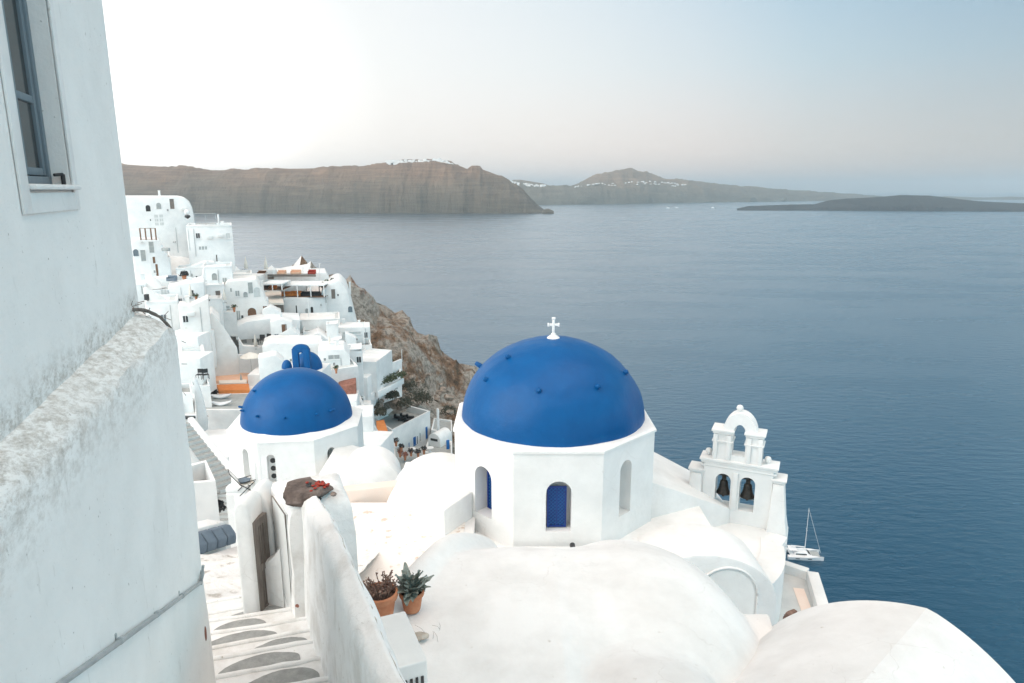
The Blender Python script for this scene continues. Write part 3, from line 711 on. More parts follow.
for i in range(44):
    a0 = rg.uniform(0, 2*PI); r0 = pr*.7*rg.random()**.5; b0 = Vector((r0*math.cos(a0), r0*math.sin(a0), .34)); ln = rg.uniform(.08, .24)
    tip = b0+Vector((math.cos(a0)*.1*rg.random()+rg.gauss(0, .03), math.sin(a0)*.1*rg.random()+rg.gauss(0, .03), ln))
    mb.tube([b0, b0.lerp(tip, .5)+Vector((rg.gauss(0, .01), rg.gauss(0, .01), .01)), tip], .006, 5)
    for k in range(9):
        a1 = rg.uniform(0, 2*PI); q = b0.lerp(tip, rg.uniform(.35, 1)); dr_ = Vector((math.cos(a1), math.sin(a1), rg.uniform(.2, .9))).normalized(); l_ = rg.uniform(.022, .045)
        sd = dr_.orthogonal().normalized()*l_*.28
        mb.add([q, q+dr_*l_*.5+sd, q+dr_*l_, q+dr_*l_*.5-sd, q+dr_*l_*.5+Vector((0, 0, -.006))], [(0, 1, 2, 3), (0, 1, 4), (1, 2, 4), (2, 3, 4), (3, 0, 4)])
mb.build('succulent', 'leafdry', p1)
p2 = pot((-1.25, 7.62, ROOFZ+.02), .155, .27, 'smaller terracotta pot of silvery green leaves with frilled edges', 'silver')
mb = MB(); rg = random.Random(8)
for i in range(84):
    a0 = rg.uniform(0, 2*PI); el = rg.uniform(.15, 1.25); ln = rg.uniform(.15, .33); dr_ = Vector((math.cos(a0)*math.cos(el), math.sin(a0)*math.cos(el), math.sin(el)))
    b0 = Vector((rg.gauss(0, .03), rg.gauss(0, .03), .22+rg.uniform(0, .09))); sd = dr_.cross(Vector((0, 0, 1))).normalized(); up = sd.cross(dr_)
    rows = []; wv = rg.uniform(.024, .040)
    for k in range(7):
        t = k/6; w_ = wv*(.25+1.3*math.sin(PI*min(1, t*.85+.08)))*(1-.3*t); c = b0+dr_*ln*t+Vector((0, 0, -.05*t*t*(1.3-el)))
        fr = .012*math.sin(k*2.6+i)
        rows.append([c-sd*w_+up*(.012+fr), c-up*.004, c+sd*w_+up*(.012-fr)])
    mb.loft(rows, close=False, caps=False)
    if i % 3 == 0: mb.tube([b0-Vector((0, 0, .06)), b0, b0+dr_*ln*.5], .006, 5)
mb.build('leafy_plant', 'leafsilver', p2, smooth=60)
mb = MB(); rg = random.Random(4)
for i in range(9):
    c = Vector((-1.05+rg.uniform(-.15, .2), 7.2+rg.uniform(-.15, .1), ROOFZ+.035)); a0 = rg.uniform(0, PI); l_ = rg.uniform(.05, .13); d_ = Vector((math.cos(a0), math.sin(a0), 0))*l_
    mb.tube([c-d_, c+Vector((.01, .01, .006)), c+d_], .0016, 4)
tag(mb.build('fallen_twigs', 'wood'), 'thin dry twigs fallen on the roof round the smaller flower pot', 'twigs', kind='stuff')
ac = empty('air_conditioner', (-1.18, 6.30, ROOFZ), 'white air conditioner box with a black slotted side standing behind the parapet', 'air conditioner', rz=.40)
mb = MB(); mb.box(-.42, .15, -.55, .33, .06, .66); mb.build('casing', 'ac', ac, bevel=.02, seg=3)
for i in range(9):
    mb = MB(); mb.box(-.36+i*.055, -.335+i*.055, -.565, -.545, .20, .50); mb.build('vent_slot', 'dark', ac)
for y_ in (-.45, .15): mb = MB(); mb.box(-.38, .12, y_, y_+.08, 0, .06); mb.build('foot', 'metal', ac)
c = atz(420, 637, ROOFZ+.06)
br = rock('broken_brick', c, .11, .075, .06, 'scab', 31, 3, .1, .5); tag(br, 'pale broken brick lying alone on the white roof near the pots', 'brick')
# ================================================================== THE CHURCH
church = empty('domed_church', (1.06, 15, -12), 'large white church with a blue dome, white cross and rolling vaulted roofs', 'church')
CI = Matrix.Translation(-Vector(church.location))
def cb(mb, name, m, parent=church, **k): mb.xf(CI); return mb.build(name, m, parent, **k)
CX, CY, ZR = .93, 15.0, -5.13
RC = 2.36; ZD = -7.5
def octv(i, r=RC, c=(CX, CY), rot=0): a = -PI/2+PI/8+i*PI/4+rot; return Vector((c[0]+r*math.cos(a), c[1]+r*math.sin(a), 0))
# drum walls with real window openings
WH = {7: [(0.0, -6.85, .50, 1.13)], 0: [(0, -6.62, .36, 1.12)], 6: [(.12, -6.85, .52, 1.05)]}
def drum_face(mb, i, c, rc, z0, z1, th, holes, rot=0):
    a, b = octv(i-1, rc, c, rot), octv(i, rc, c, rot); L = (b-a).length; dx = (b-a).normalized(); ny = Vector((-dx.y, dx.x, 0))
    m0 = (a+b)/2; W = Matrix(((dx.x, ny.x, 0, m0.x), (dx.y, ny.y, 0, m0.y), (0, 0, 1, 0), (0, 0, 0, 1)))
    s = len(mb.v); wallhole(mb, -L/2, L/2, 0, th, z0, z1, holes); mb.xf(W, s); return W
# face index i joins vertex i-1 to i; face 0 looks at the camera, 1 = right front, 7 = left front
mb = MB(); FW = {}
for i in range(8):
    hs_ = {0: [(.02, -6.83, .52, 1.10)], 7: [(.0, -6.80, .52, 1.12)], 1: [(-.12, -6.72, .40, 1.22)]}.get(i, [])
    FW[i] = drum_face(mb, i, (CX, CY), RC, ZD-1, ZR-.0, .42, hs_)
cb(mb, 'drum', 'white')
mb = MB(); pr_ = [(RC-.62, -.0), (RC+.035, 0.0), (RC+.035, .05), (RC-.02, .085), (RC-.4, .10)]
rings = [[tuple(octv(i, r_)+Vector((0, 0, ZR+z_+.002))) for i in range(8)] for r_, z_ in pr_]
mb.loft(rings, caps=False); cb(mb, 'cornice', 'roofw', smooth=20)
# dome
mb = MB(); n = 96; pf = []
RD, HD = 2.08, 1.86
for k in range(37):
    a = PI/2*k/36; pf.append((max(RD*math.cos(a), .001), HD*math.sin(a)**.96))
mb.lathe([(RD-.02, -.15)]+pf, c=(CX, CY, ZR+.03), n=n, caps=False)
for i, p in enumerate(mb.v):
    q = p-Vector((CX, CY, ZR)); nn_ = q.normalized(); mb.v[i] = p+nn_*(.022*noise.noise(p*1.4)+.010*noise.noise(p*4))
dome = cb(mb, 'dome', 'blue', smooth=180)
def domept(px, py):      # first hit of the pixel ray with the dome ellipsoid
    d = ray(px, py); o = -Vector((CX, CY, ZR+.03)); s_ = Vector((1/RD, 1/RD, 1/HD)); d2 = Vector(map(lambda a, b: a*b, d, s_)); o2 = Vector(map(lambda a, b: a*b, o, s_))
    A = d2.dot(d2); B = 2*d2.dot(o2); Cc = o2.dot(o2)-1; D = B*B-4*A*Cc
    if D < 0: t = -B/(2*A)
    else: t = (-B-math.sqrt(D))/(2*A)
    p = d*t; q = p-Vector((CX, CY, ZR+.03)); return p, Vector((q.x/RD**2, q.y/RD**2, q.z/HD**2)).normalized()
for px, py in ((479, 365), (487, 380), (509, 358), (539, 391), (597, 387), (624, 373)):
    p, nn_ = domept(px, py); dr_ = Vector((nn_.x, nn_.y, .45)).normalized() if nn_.z < .9 else nn_
    mb = MB(); mb.tube([p-dr_*.08, p+dr_*.0, p+dr_*.08, p+dr_*.10], [.06, .058, .052, .035], 10); cb(mb, 'dome_peg', 'blue', dome)
# cross
cr = MB(); zt_ = ZR+HD; cr.lathe([(.16, -.05), (.17, .0), (.13, .05), (.06, .10), (.045, .14)], c=(CX, CY, zt_), n=20)
cr.box(CX-.028, CX+.028, CY-.028, CY+.028, zt_+.12, zt_+.47); cr.box(CX-.115, CX+.115, CY-.026, CY+.026, zt_+.30, zt_+.355)
for dx_, dz_ in ((0, .47), (-.115, .328), (.115, .328)):
    cr.box(CX+dx_-(.042 if dx_ == 0 else .02), CX+dx_+(.042 if dx_ == 0 else .02), CY-.036, CY+.036, zt_+dz_-(.018 if dx_ == 0 else .04), zt_+dz_+(.025 if dx_ == 0 else .04))
cb(cr, 'cross', 'white', bevel=.008)
# windows: lattice shutter deep in the opening of faces 7 and 0; plain niche with pale back in face 1
def lattice(W, cx, z0, w_, h_, dep, parent, m_='blueshut', arched=False):
    mb = MB(); f = .035
    mb.box(cx-w_/2, cx-w_/2+f, dep, dep+.04, z0, z0+h_); mb.box(cx+w_/2-f, cx+w_/2, dep, dep+.04, z0, z0+h_); mb.box(cx-w_/2+f, cx+w_/2-f, dep, dep+.04, z0, z0+f); mb.box(cx-w_/2+f, cx+w_/2-f, dep, dep+.04, z0+h_-f, z0+h_)
    mb.box(cx-.01, cx+.01, dep+.003, dep+.035, z0+f, z0+h_-f)
    mb.xf(W); fr = cb(mb, 'window', 'bluedk', parent)
    mb = MB(); st_ = .075; iw, ih = w_-2*f, h_-2*f; x0, zz0 = cx-iw/2, z0+f; k = -ih
    while k < iw+.001:
        for sgn in (1, -1):
            # diagonal bar clipped to the rectangle
            pts = []
            for t in (0, 1):
                pass
            xa, za, xb, zb2 = k, 0, k+ih, ih
            if xa < 0: za = -xa; xa = 0
            if xb > iw: zb2 = ih-(xb-iw); xb = iw
            if xb-xa > .02:
                if sgn < 0: xa, xb = iw-xa, iw-xb
                dd = .007
                mb.slabxz([(x0+xa, zz0+za-dd), (x0+xb, zz0+zb2-dd), (x0+xb, zz0+zb2+dd), (x0+xa, zz0+za+dd)], dep+.012+(.006 if sgn < 0 else 0), dep+.018+(.006 if sgn < 0 else 0))
        k += st_
    mb.xf(W); cb(mb, 'lattice', 'blueshut', fr)
    mb = MB(); mb.box(cx-iw/2, cx+iw/2, dep+.045, dep+.05, z0+f, z0+h_-f); mb.xf(W); cb(mb, 'backing', 'bluedk', fr)
    return fr
lattice(FW[0], -.01, -6.81, .40, .90, .16, church)
lattice(FW[7], .02, -6.78, .44, 1.04, .30, church)
for i, cx, z0, w_, h_ in ((0, .02, -6.82, .52, 1.08), (7, 0, -6.79, .52, 1.10), (1, -.12, -6.71, .40, 1.2)):
    mb = MB(); mb.box(cx-w_/2-.02, cx+w_/2+.02, .36, .40, z0-.05, z0+h_+.05); mb.xf(FW[i]); cb(mb, 'niche_back', 'white' if i else 'white')

# ---- rolling roofs as one plastered skin (smooth union of vaults), built as a height field
def smax(a, b, k=.12):
    h = max(k-abs(a-b), 0)/k; return max(a, b)+h*h*k*.25
def lobe(x, y, cx, cy, rx, ry, top, h):
    d = math.sqrt(((x-cx)/rx)**2+((y-cy)/ry)**2)
    if d < .97: return top-h*(1-math.sqrt(1-d*d))
    e = top-h*(1-math.sqrt(1-.97**2)); return e-h*4*(d-.97)
K0, K1 = Vector((-1.95, 6.6)), Vector((-.50, 10.9))
kd = (K1-K0).normalized(); kn = Vector((-kd.y, kd.x))       # points left
def segd(p, a, b):
    t = max(0, min(1, (p-a).dot(b-a)/(b-a).length_squared)); return (p-a-(b-a)*t).length
def roofz(x, y):
    p = Vector((x, y)); side = (p-K0).dot(kn)
    z = ROOFZ-.05*max(0, y-7.5)
    z -= max(0, side-.1)**2*6
    z -= max(0, y-8.9)**2*.5+max(0, x-.6)*.55+max(0, x-2.6)*.8
    d = segd(p, K0, K1); kz = ROOFZ+.16-.06*max(0, y-7.5)-.35*max(0, y-9.3)**1.5
    if y > 6.9: z = smax(z, kz-d*d*3.2 if d < .5 else kz-.8-(d-.5)*6, .12)
    z = smax(z, lobe(x, y, .0, 8.25, 1.7, 2.5, -5.27, 1.2), .40)
    z = smax(z, lobe(x, y, 1.72, 8.35, 1.80, 2.55, -5.10, 1.55), .6)
    z = smax(z, lobe(x, y, 1.55, 5.9, 1.05, 1.5, -5.0, .9), .28)
    zf = -6.02-.04*(x-3)-max(0, y-8.9)*4
    zf -= max(0, (x-3.55-.1*(y-7)))*5
    z = smax(z, zf, .15)
    z += .018*noise.noise(Vector((x, y, 0))*1.3)+.006*noise.noise(Vector((x, y, 5))*4)
    return max(z, -9.5)
mb = MB(); rows = []; st_ = .045; nx_ = int((4.9+3.2)/st_); ny_ = int((12.6-3.6)/st_)
for j in range(ny_+1):
    y = 3.6+j*st_; rows.append([(-3.2+i*st_, y, roofz(-3.2+i*st_, y)) for i in range(nx_+1)])
mb.loft(rows, close=False, caps=False); cb(mb, 'vaulted_roof', 'roofw', smooth=180)
mb = MB(); c = atz(573, 549, -6.3); mb.tube([c+Vector((0, .15, 0)), c+Vector((0, -.03, 0))], .05, 10); mb.lathe([(.06, -.02), (.07, .0), (.03, .03)], c=c, n=10); cb(mb, 'drain_spout', 'dark')
# body under the drum and roofs
mb = MB(); mb.box(-2.9, 4.4, 12.6, 17.5, -16, -7.25); mb.box(-.4, 3.0, 9.5, 12.7, -14, -7.1); cb(mb, 'body', 'roofw')
# left transept: barrel vault seen end on, with a box in front
mb = MB(); cxv, yv0, yv1 = -1.55, 13.9, 17.0; rv = 1.55; n = 28
def barrel(mb, cx, y0, y1, r, zspr, rise, zbase, nseg=28, skew=0):
    pr = [(cx-r, zbase), (cx+r, zbase)]+[(cx+r*math.cos(PI*i/nseg), zspr+rise*math.sin(PI*i/nseg)) for i in range(nseg+1)]
    s = len(mb.v); mb.slabxz(pr, y0, y1)
    if skew:
        for i in range(s, len(mb.v)): mb.v[i].x += skew*(mb.v[i].y-y0)
    return mb
barrel(mb, -1.75, 14.35, 15.8, 1.25, -7.55, 1.28, -9); cb(mb, 'transept_vault', 'roofw', smooth=40, bevel=.05)
mb = MB(); f0, f1 = at(411, 500, 12.35), at(452, 478, 13.4)
mb.prism([(-2.1, 13.47), (-1.38, 12.8), (-.85, 13.7), (-1.25, 14.8), (-2.2, 14.8)], -9, -6.35)
cb(mb, 'buttress_block', 'roofw', bevel=.05)
# sunken terrace at left of the roofs, low pink wall and the vault behind
mb = MB(); mb.box(-4.6, -.8, 10.2, 14.4, -8.5, -6.95); cb(mb, 'lower_terrace', 'roofw')
M['chips'] = mat('flaking_terrace', (.60, .48, .40), (.80, .77, .73), 4, .9, .5, 14, lo=.34, hi=.42, dist=.02)
mb = MB(); mb.box(-4.5, -1.0, 10.4, 14.2, -6.949, -6.93); cb(mb, 'terrace_floor', 'chips')
mb = MB(); mb.loft([[(-4.6, 14.0, -8), (-4.6, 14.0, -6.6), (-4.6, 14.35, -6.6), (-4.6, 14.35, -8)], [(-2.6, 14.9, -8), (-2.6, 14.9, -6.75), (-2.6, 15.25, -6.75), (-2.6, 15.25, -8)]]); cb(mb, 'terrace_wall', 'pink', bevel=.03)
# right transept: sloping shoulder towards the belfry
mb = MB(); mb.loft([[(3.1, 14.2, -9), (3.1, 14.2, -6.35), (3.1, 17.4, -6.5), (3.1, 17.4, -9)], [(5.3, 15.3, -9), (5.3, 15.3, -7.55), (5.3, 17.4, -7.7), (5.3, 17.4, -9)]]); cb(mb, 'side_roof', 'roofw', bevel=.05)
# belfry terrace block + facade with the recessed arch
mb = MB()
fl = [(2.6, 13.1), (5.55, 13.35), (6.45, 14.6), (4.4, 16.6), (2.6, 16.6)]
mb.prism(fl, -13, -7.92); cb(mb, 'belfry_terrace', 'white', bevel=.03)
mb = MB(); barrel(mb, 3.75, 12.05, 13.4, 1.5, -8.0, 1.08, -10.5, 32, .0); cb(mb, 'apse_vault', 'roofw', smooth=40, bevel=.06)
mb = MB(); n = 24; oa = arch(4.22, -8.9, 1.22, 1.72, n); ia = arch(4.22, -8.9, 1.10, 1.66, n)
mb.loft([[(x, 12.035, z) for x, z in ia], [(x, 12.06, z) for x, z in ia]]); cb(mb, 'arch_panel', 'streak')
mb = MB(); mb.tube([(x, 12.03, z) for x, z in oa[1:]+[oa[0]]], .022, 8); cb(mb, 'arch_moulding', 'roofw')
mb = MB(); c = at(713, 604, 12.0); mb.slabxz(arch(c.x, c.z-.14, .12, .30, 8), 12.0, 12.03); cb(mb, 'small_vent', 'grey')
# curved wall from the arch round to the right, gutter, courtyard
mb = MB(); pa, pb = Vector((4.95, 12.3, 0)), Vector((6.2, 14.2, 0)); rings = []
for k in range(13):
    t = k/12; p = pa.lerp(pb, t)+Vector((.18, -.12, 0))*math.sin(PI*t); rings.append([(p.x, p.y, -11), (p.x, p.y, -7.93), (p.x-.4, p.y+.4, -7.90), (p.x-.4, p.y+.4, -11)])
mb.loft(rings); cb(mb, 'curved_wall', 'white', smooth=50)
cy = MB(); FZ = -9.15
P = [atz(740, 612, FZ), atz(776, 570, FZ), atz(806, 580, FZ), atz(826, 650, FZ), atz(745, 665, FZ)]
cy.prism([(p.x, p.y) for p in P], -13, FZ)
court = empty('courtyard', (5.6, 12.8, -13), 'small sunken grey courtyard with a white parapet below the belfry', 'courtyard')
cinv = Matrix.Translation(-Vector(court.location)); cy.xf(cinv); cy.build('floor', 'lgrey', court)
def bar(mb, a, b, w_, z0, z1):
    a, b = Vector((a[0], a[1], 0)), Vector((b[0], b[1], 0)); d = (b-a).normalized(); n_ = Vector((d.y, -d.x, 0))*w_
    mb.loft([[a+Vector((0, 0, z0)), b+Vector((0, 0, z0)), b+n_+Vector((0, 0, z0)), a+n_+Vector((0, 0, z0))], [a+Vector((0, 0, z1)), b+Vector((0, 0, z1)), b+n_+Vector((0, 0, z1)), a+n_+Vector((0, 0, z1))]]); return mb
mb = MB(); bar(mb, P[2], P[1], .22, FZ-3, FZ+.22); mb.xf(cinv); mb.build('parapet', 'white', court, bevel=.02)
mb = MB(); bar(mb, P[3], P[2], .26, FZ-3, FZ+.25); mb.xf(cinv); mb.build('parapet', 'white', court, bevel=.02)
mb = MB(); q0, q1 = atz(793, 588, FZ), atz(805, 622, FZ); bar(mb, q1, q0, .24, FZ-.2, FZ+.012); mb.xf(cinv); mb.build('pink_floor_strip', 'pink', court)
# low wall in front of the courtyard with a blue sliver of door
mb = MB(); A_, B_ = atz(727, 622, -8.4), atz(792, 655, -8.4); bar(mb, B_, A_, .55, -11, -8.4); mb.xf(cinv); mb.build('front_wall', 'white', court, bevel=.02)
mb = MB(); A_, B_ = atz(753, 634, -8.39), atz(776, 646, -8.39); bar(mb, B_, A_, .10, -9, -8.375); mb.xf(cinv); mb.build('blue_hatch', 'blueshut', court)
# gutter pipe
mb = MB(); mb.tube([atz(731, 617, FZ+.15), atz(744, 611, FZ+.1), atz(757, 603, FZ+.1), atz(768, 588, FZ+.1), atz(775, 575, FZ+.15), atz(777, 566, FZ+.5)], .03, 8); tag(mb.build('rain_gutter', 'metal'), 'thin grey gutter pipe curving along the foot of the belfry wall', 'gutter')

# ---- lower right pointed barrel vault
fp, npt = Vector((5.13, 7.49)), Vector((3.67, 6.17)); ax = (npt-fp).normalized(); lt = Vector((-.67, .74))
vz = -5.03; rings = []
def vdrop(s_):
    r_ = 2.5; a_ = abs(s_)
    if s_ > 0: return .17*a_+r_-math.sqrt(max(r_*r_-min(a_, r_)**2, 0))*1.0
    return .24*a_+(r_-math.sqrt(max(r_*r_-min(a_, r_)**2, 0)))*1.0+.07*a_*a_
secs = [-2.45+4.95*i/44 for i in range(45)]
for k in range(12):
    c = fp+ax*(k*.55); ring = []
    for s_ in secs:
        q = c+lt*s_; ring.append((q.x, q.y, vz-vdrop(s_)+.006*noise.noise(Vector((q.x, q.y, 1))*1.0)))
    a_, b_ = c+lt*secs[-1], c+lt*secs[0]
    ring += [(a_.x, a_.y, -14), (b_.x, b_.y, -14)]
    rings.append(ring)
mb = MB(); mb.loft(rings); 
vr = tag(mb.build('barrel_vault_roof', 'roofw', smooth=7), 'smooth white barrel vaulted roof with a faint ridge at the lower right above the sea', 'vaulted roof')
# its low kerb towards the church roof
mb = MB(); A_, B_ = atz(768, 644, -6.1), atz(700, 700, -6.1); pts = [A_.lerp(B_, t/8) for t in range(9)]
mb.tube(pts, .09, 12); mb.jitter(.02, 4); cb(mb, 'roof_kerb', 'roofw')
c = at(793, 621, 8.9)
mb = MB(); rg = random.Random(2); mb.lathe([(.10, -.12), (.12, .0), (.09, .12), (0, .13)], c=c, n=12); mb.jitter(.05, 9); leaves(mb, c+Vector((0, 0, .0)), .13, 60, .045, 1, rg)
tag(mb.build('dried_shrub', 'leafdry'), 'clump of dry reddish brown shrub at the left edge of the lower right vault', 'shrub')

# ---- belfry
bf = empty('bell_tower', (5.4, 15.3, -7.95), 'white open bell tower with two arches below and one arch above, facing the sea', 'bell tower')
bl_, br_ = Vector((4.38, 15.75, 0)), Vector((6.37, 14.85, 0)); bx = (br_-bl_).normalized(); by = Vector((-bx.y, bx.x, 0)); bc = (bl_+br_)/2
BM = Matrix(((bx.x, by.x, 0, bc.x), (bx.y, by.y, 0, bc.y), (0, 0, 1, 0), (0, 0, 0, 1))); BI = Matrix.Translation(-Vector(bf.location)) @ BM
def bfl(px, py, y=0):
    d = ray(px, py); p0 = bc+by*y; t = p0.dot(by)/d.dot(by); q = d*t-bc; return q.dot(bx), q.z
TH_ = .42
(xa, za), (xb, _) = bfl(690, 467), bfl(785, 482)
x1a, z1t = bfl(716, 473); x1b, z1b = bfl(729, 506); x2a, _ = bfl(740, 480); x2b, z2b = bfl(753, 512)
ux0, uz = bfl(711, 428); ux1, _ = bfl(767, 437); ox0, oz0 = bfl(734, 456); ox1, oz1 = bfl(744, 426)
zc1 = bfl(690, 469)[1]; zc2 = bfl(702, 459)[1]
print('belfry', xa, xb, za, 'open', x1a, x1b, x2a, x2b, z1b, z1t, 'upper', ux0, ux1, uz, ox0, ox1, oz0, oz1, zc2)
zfl = -8.1; hw = 1.0
W1 = x1b-x1a; W2 = x2b-x2a; wop = max(.34, (W1+W2)/2)
c1, c2 = (x1a+x1b)/2, (x2a+x2b)/2; zlo = (z1b+z2b)/2-.04; hop = (bfl(722, 472)[1]+bfl(747, 479)[1])/2-zlo; print('hop', hop)
xs0, xs1 = bfl(702, 458)[0], bfl(777, 466)[0]
def cornice(x0, x1, z, o=.05, h=.10, y0=0, y1=TH_, name='cornice'):
    m_ = MB(); m_.box(x0-o*.4, x1+o*.4, y0-o*.4, y1+o*.4, z-h, z-h*.5); m_.box(x0-o, x1+o, y0-o, y1+o, z-h*.5+.001, z); m_.xf(BI); m_.build(name, 'white', bf, bevel=.012)
mb = MB(); wallhole(mb, xs0+.06, xs1-.06, 0, TH_, zfl, zc2-.05, [(c1, zlo, wop, hop), (c2, zlo, wop, hop)]); mb.xf(BI); mb.build('lower_stage', 'white', bf)
for s_, xi, xo in ((-1, xs0+.058, xa), (1, xs1-.058, xb)):     # stepped shoulders and raking buttresses either side
    zt3 = za if s_ < 0 else bfl(785, 481)[1]
    mb = MB(); mb.box(min(xi, xo), max(xi, xo), .02, TH_-.02, zfl, zt3-.012); mb.xf(BI); mb.build('shoulder', 'white', bf, bevel=.01)
    cornice(min(xi, xo), max(xi, xo), zt3, .04, .09)
    x_ = (xi+xo)/2
    mb = MB(); mb.loft([[(x_+s_*.30, -.16, zfl), (x_-s_*.20, -.16, zfl), (x_-s_*.20, TH_+.06, zfl), (x_+s_*.30, TH_+.06, zfl)], [(x_+s_*.22, -.10, zfl+.45), (x_-s_*.16, -.10, zfl+.45), (x_-s_*.16, TH_+.04, zfl+.45), (x_+s_*.22, TH_+.04, zfl+.45)], [(x_+s_*.12, -.04, zt3-.12), (x_-s_*.12, -.04, zt3-.12), (x_-s_*.12, TH_+.03, zt3-.12), (x_+s_*.12, TH_+.03, zt3-.12)]])
    mb.xf(BI); mb.build('buttress', 'white', bf, bevel=.015)
mb = MB(); cm = (c1+c2)/2; mb.box(cm-.06, cm+.06, -.05, 0, zlo, zc2-.22); mb.xf(BI); mb.build('pilaster', 'white', bf, bevel=.01)
cornice(xs0, xs1, zc2-.115, .02, .05, name='string_course')
cornice(xs0, xs1, zc2+.06, .05, .12)
hU = uz
mb = MB(); zo = zc2+.06; cu = (ox0+ox1)/2; wu = max(.30, ox1-ox0); topo = oz1
ux0_, ux1_ = ux0+.07, ux1-.07
mb.box(ux0_, cu-wu/2, .03, TH_-.03, zo-.01, hU-.012); mb.box(cu+wu/2, ux1_, .03, TH_-.03, zo-.01, hU-.012); mb.box(cu-wu/2, cu+wu/2, .03, TH_-.03, zo, max(oz0, zo+.05))
# arch crown over the upper opening: ring
ri = wu/2; zs_ = hU-.12; rise_i = max(oz1-zs_, .12); ro = .40; zt2 = bfl(740, 414)[1]; rise_o = zt2-zs_; n = 18
inner = [(cu+ri*math.cos(PI*i/n), zs_+rise_i*math.sin(PI*i/n)) for i in range(n+1)]; outer = [(cu+ro*math.cos(PI*i/n), zs_+rise_o*math.sin(PI*i/n)) for i in range(n+1)]
for i in range(n): mb.slabxz([inner[i], outer[i], outer[i+1], inner[i+1]], .031, TH_-.031)
mb.xf(BI); mb.build('upper_stage', 'white', bf)
mb = MB()
for x_ in (ux0_+.0, cu-wu/2-.13, cu+wu/2+.03, ux1_-.10): mb.box(x_, x_+.10, -.02, TH_+.02, zo, hU-.125)
mb.xf(BI); mb.build('pilasters', 'white', bf, bevel=.01)
cornice(ux0_, cu-wu/2-.01, hU, .05, .11, .0, TH_); cornice(cu+wu/2+.01, ux1_, hU, .05, .11, .0, TH_)
for a0, a1 in ((ux0_, cu-wu/2), (cu+wu/2, ux1_)): cornice(a0, a1, (zo+hU)/2+.1, .03, .06, .0, TH_, 'string_course')
for px, py, z_ in ((740, 409, zt2+.08), (709, 450, zc2+.16), (768, 460, zc2+.16)):
    x_, _ = bfl(px, py, TH_/2); m_ = MB(); m_.lathe([(.035, -.12), (.03, -.08), (.06, -.05), (.085, .0), (.06, .06), (0, .085)], c=(x_, TH_/2, z_), n=14); m_.xf(BI); m_.build('finial', 'white', bf, smooth=60)
mb = MB(); mb.box(xa+.4, xb-.3, -.35, -.11, zfl, zfl+.16); mb.xf(BI); mb.build('step', 'white', bf, bevel=.02)
# base moulding at the right foot of the tower
mb = MB(); mb.box(xb-.15, xb+.16, -.4, TH_+.1, zfl+.0, zfl+.12); mb.xf(BI); mb.build('base_moulding', 'white', bf, bevel=.02)
for c_, lab in ((c1, 'dark bronze bell in the left arch of the bell tower'), (c2, 'dark bronze bell in the right arch of the bell tower')):
    q = BM @ Vector((c_, TH_/2, zlo+hop-.22)); bell = empty('bell', q, lab, 'bell', 'church bells')
    m_ = MB(); m_.lathe([(0, .0), (.06, -.01), (.09, -.05), (.105, -.15), (.125, -.25), (.165, -.33), (.17, -.36), (.15, -.355), (.0, -.28)], n=28, caps=False); m_.build('bell_body', 'bronze', bell, smooth=50)
    m_ = MB(); m_.box(-.05, .05, -.04, .04, -.01, .12); m_.tube([(-wop/2, 0, .10), (wop/2, 0, .10)], .022, 8); m_.xf(Matrix.Rotation(math.atan2(bx.y, bx.x), 4, 'Z')); m_.build('headstock', 'bronze', bell)
    m_ = MB(); m_.lathe([(0, -.30), (.012, -.36), (.04, -.41), (.03, -.45), (0, -.46)], n=10, caps=False); m_.build('clapper', 'bronze', bell)
# thin rail behind the bells
mb = MB(); mb.tube([(c1-.2, TH_+.1, zlo+.12), (c2+.25, TH_+.1, zlo+.08)], .012, 6); mb.xf(BM); tag(mb.build('bell_rope_rail', 'metal'), 'thin metal rail passing behind the two bells', 'rail')

# ---- second church
ch2 = empty('domed_chapel', (-9.2, 29, -16), 'smaller white church with a blue dome and three round holes in its wall', 'church')
C2 = Matrix.Translation(-Vector(ch2.location))
X2 = at(297.5, 420, 29).x; Y2 = 29.0; Z2 = -10.05; R2 = 2.40; H2 = 2.42
apex = at(293, 367, 29).z-.15; H2 = apex-Z2
rot2 = .12; RC2 = 2.95
mb = MB(); F2 = {}
for i in range(8):
    hs_ = {0: [(-.62, Z2-1.75, .34, 1.25)], 1: [(-.30, Z2-1.72, .40, 1.2)], 7: [(.2, Z2-1.75, .44, 1.3)]}.get(i, [])
    F2[i] = drum_face(mb, i, (X2, Y2), RC2, Z2-6, Z2, .35, hs_, rot2)
mb.xf(C2); mb.build('drum', 'white', ch2)
mb = MB(); rings = [[tuple(octv(i, r_, (X2, Y2), rot2)+Vector((0, 0, Z2+z_+.002))) for i in range(8)] for r_, z_ in [(RC2-.75, 0), (RC2+.03, 0), (RC2+.03, .05), (RC2-.1, .12), (RC2-.6, .22)]]
mb.loft(rings, caps=False); mb.xf(C2); mb.build('cornice', 'roofw', ch2, smooth=20)
mb = MB(); mb.lathe([(R2-.01, -.2)]+[(max(R2*math.cos(PI/2*k/32), .001), H2*math.sin(PI/2*k/32)) for k in range(33)], c=(X2, Y2, Z2+.05), n=80, caps=False)
for i, p in enumerate(mb.v): mb.v[i] = p+(p-Vector((X2, Y2, Z2))).normalized()*.02*noise.noise(p*1.3)
mb.xf(C2); dome2 = mb.build('dome', 'blue', ch2, smooth=180)
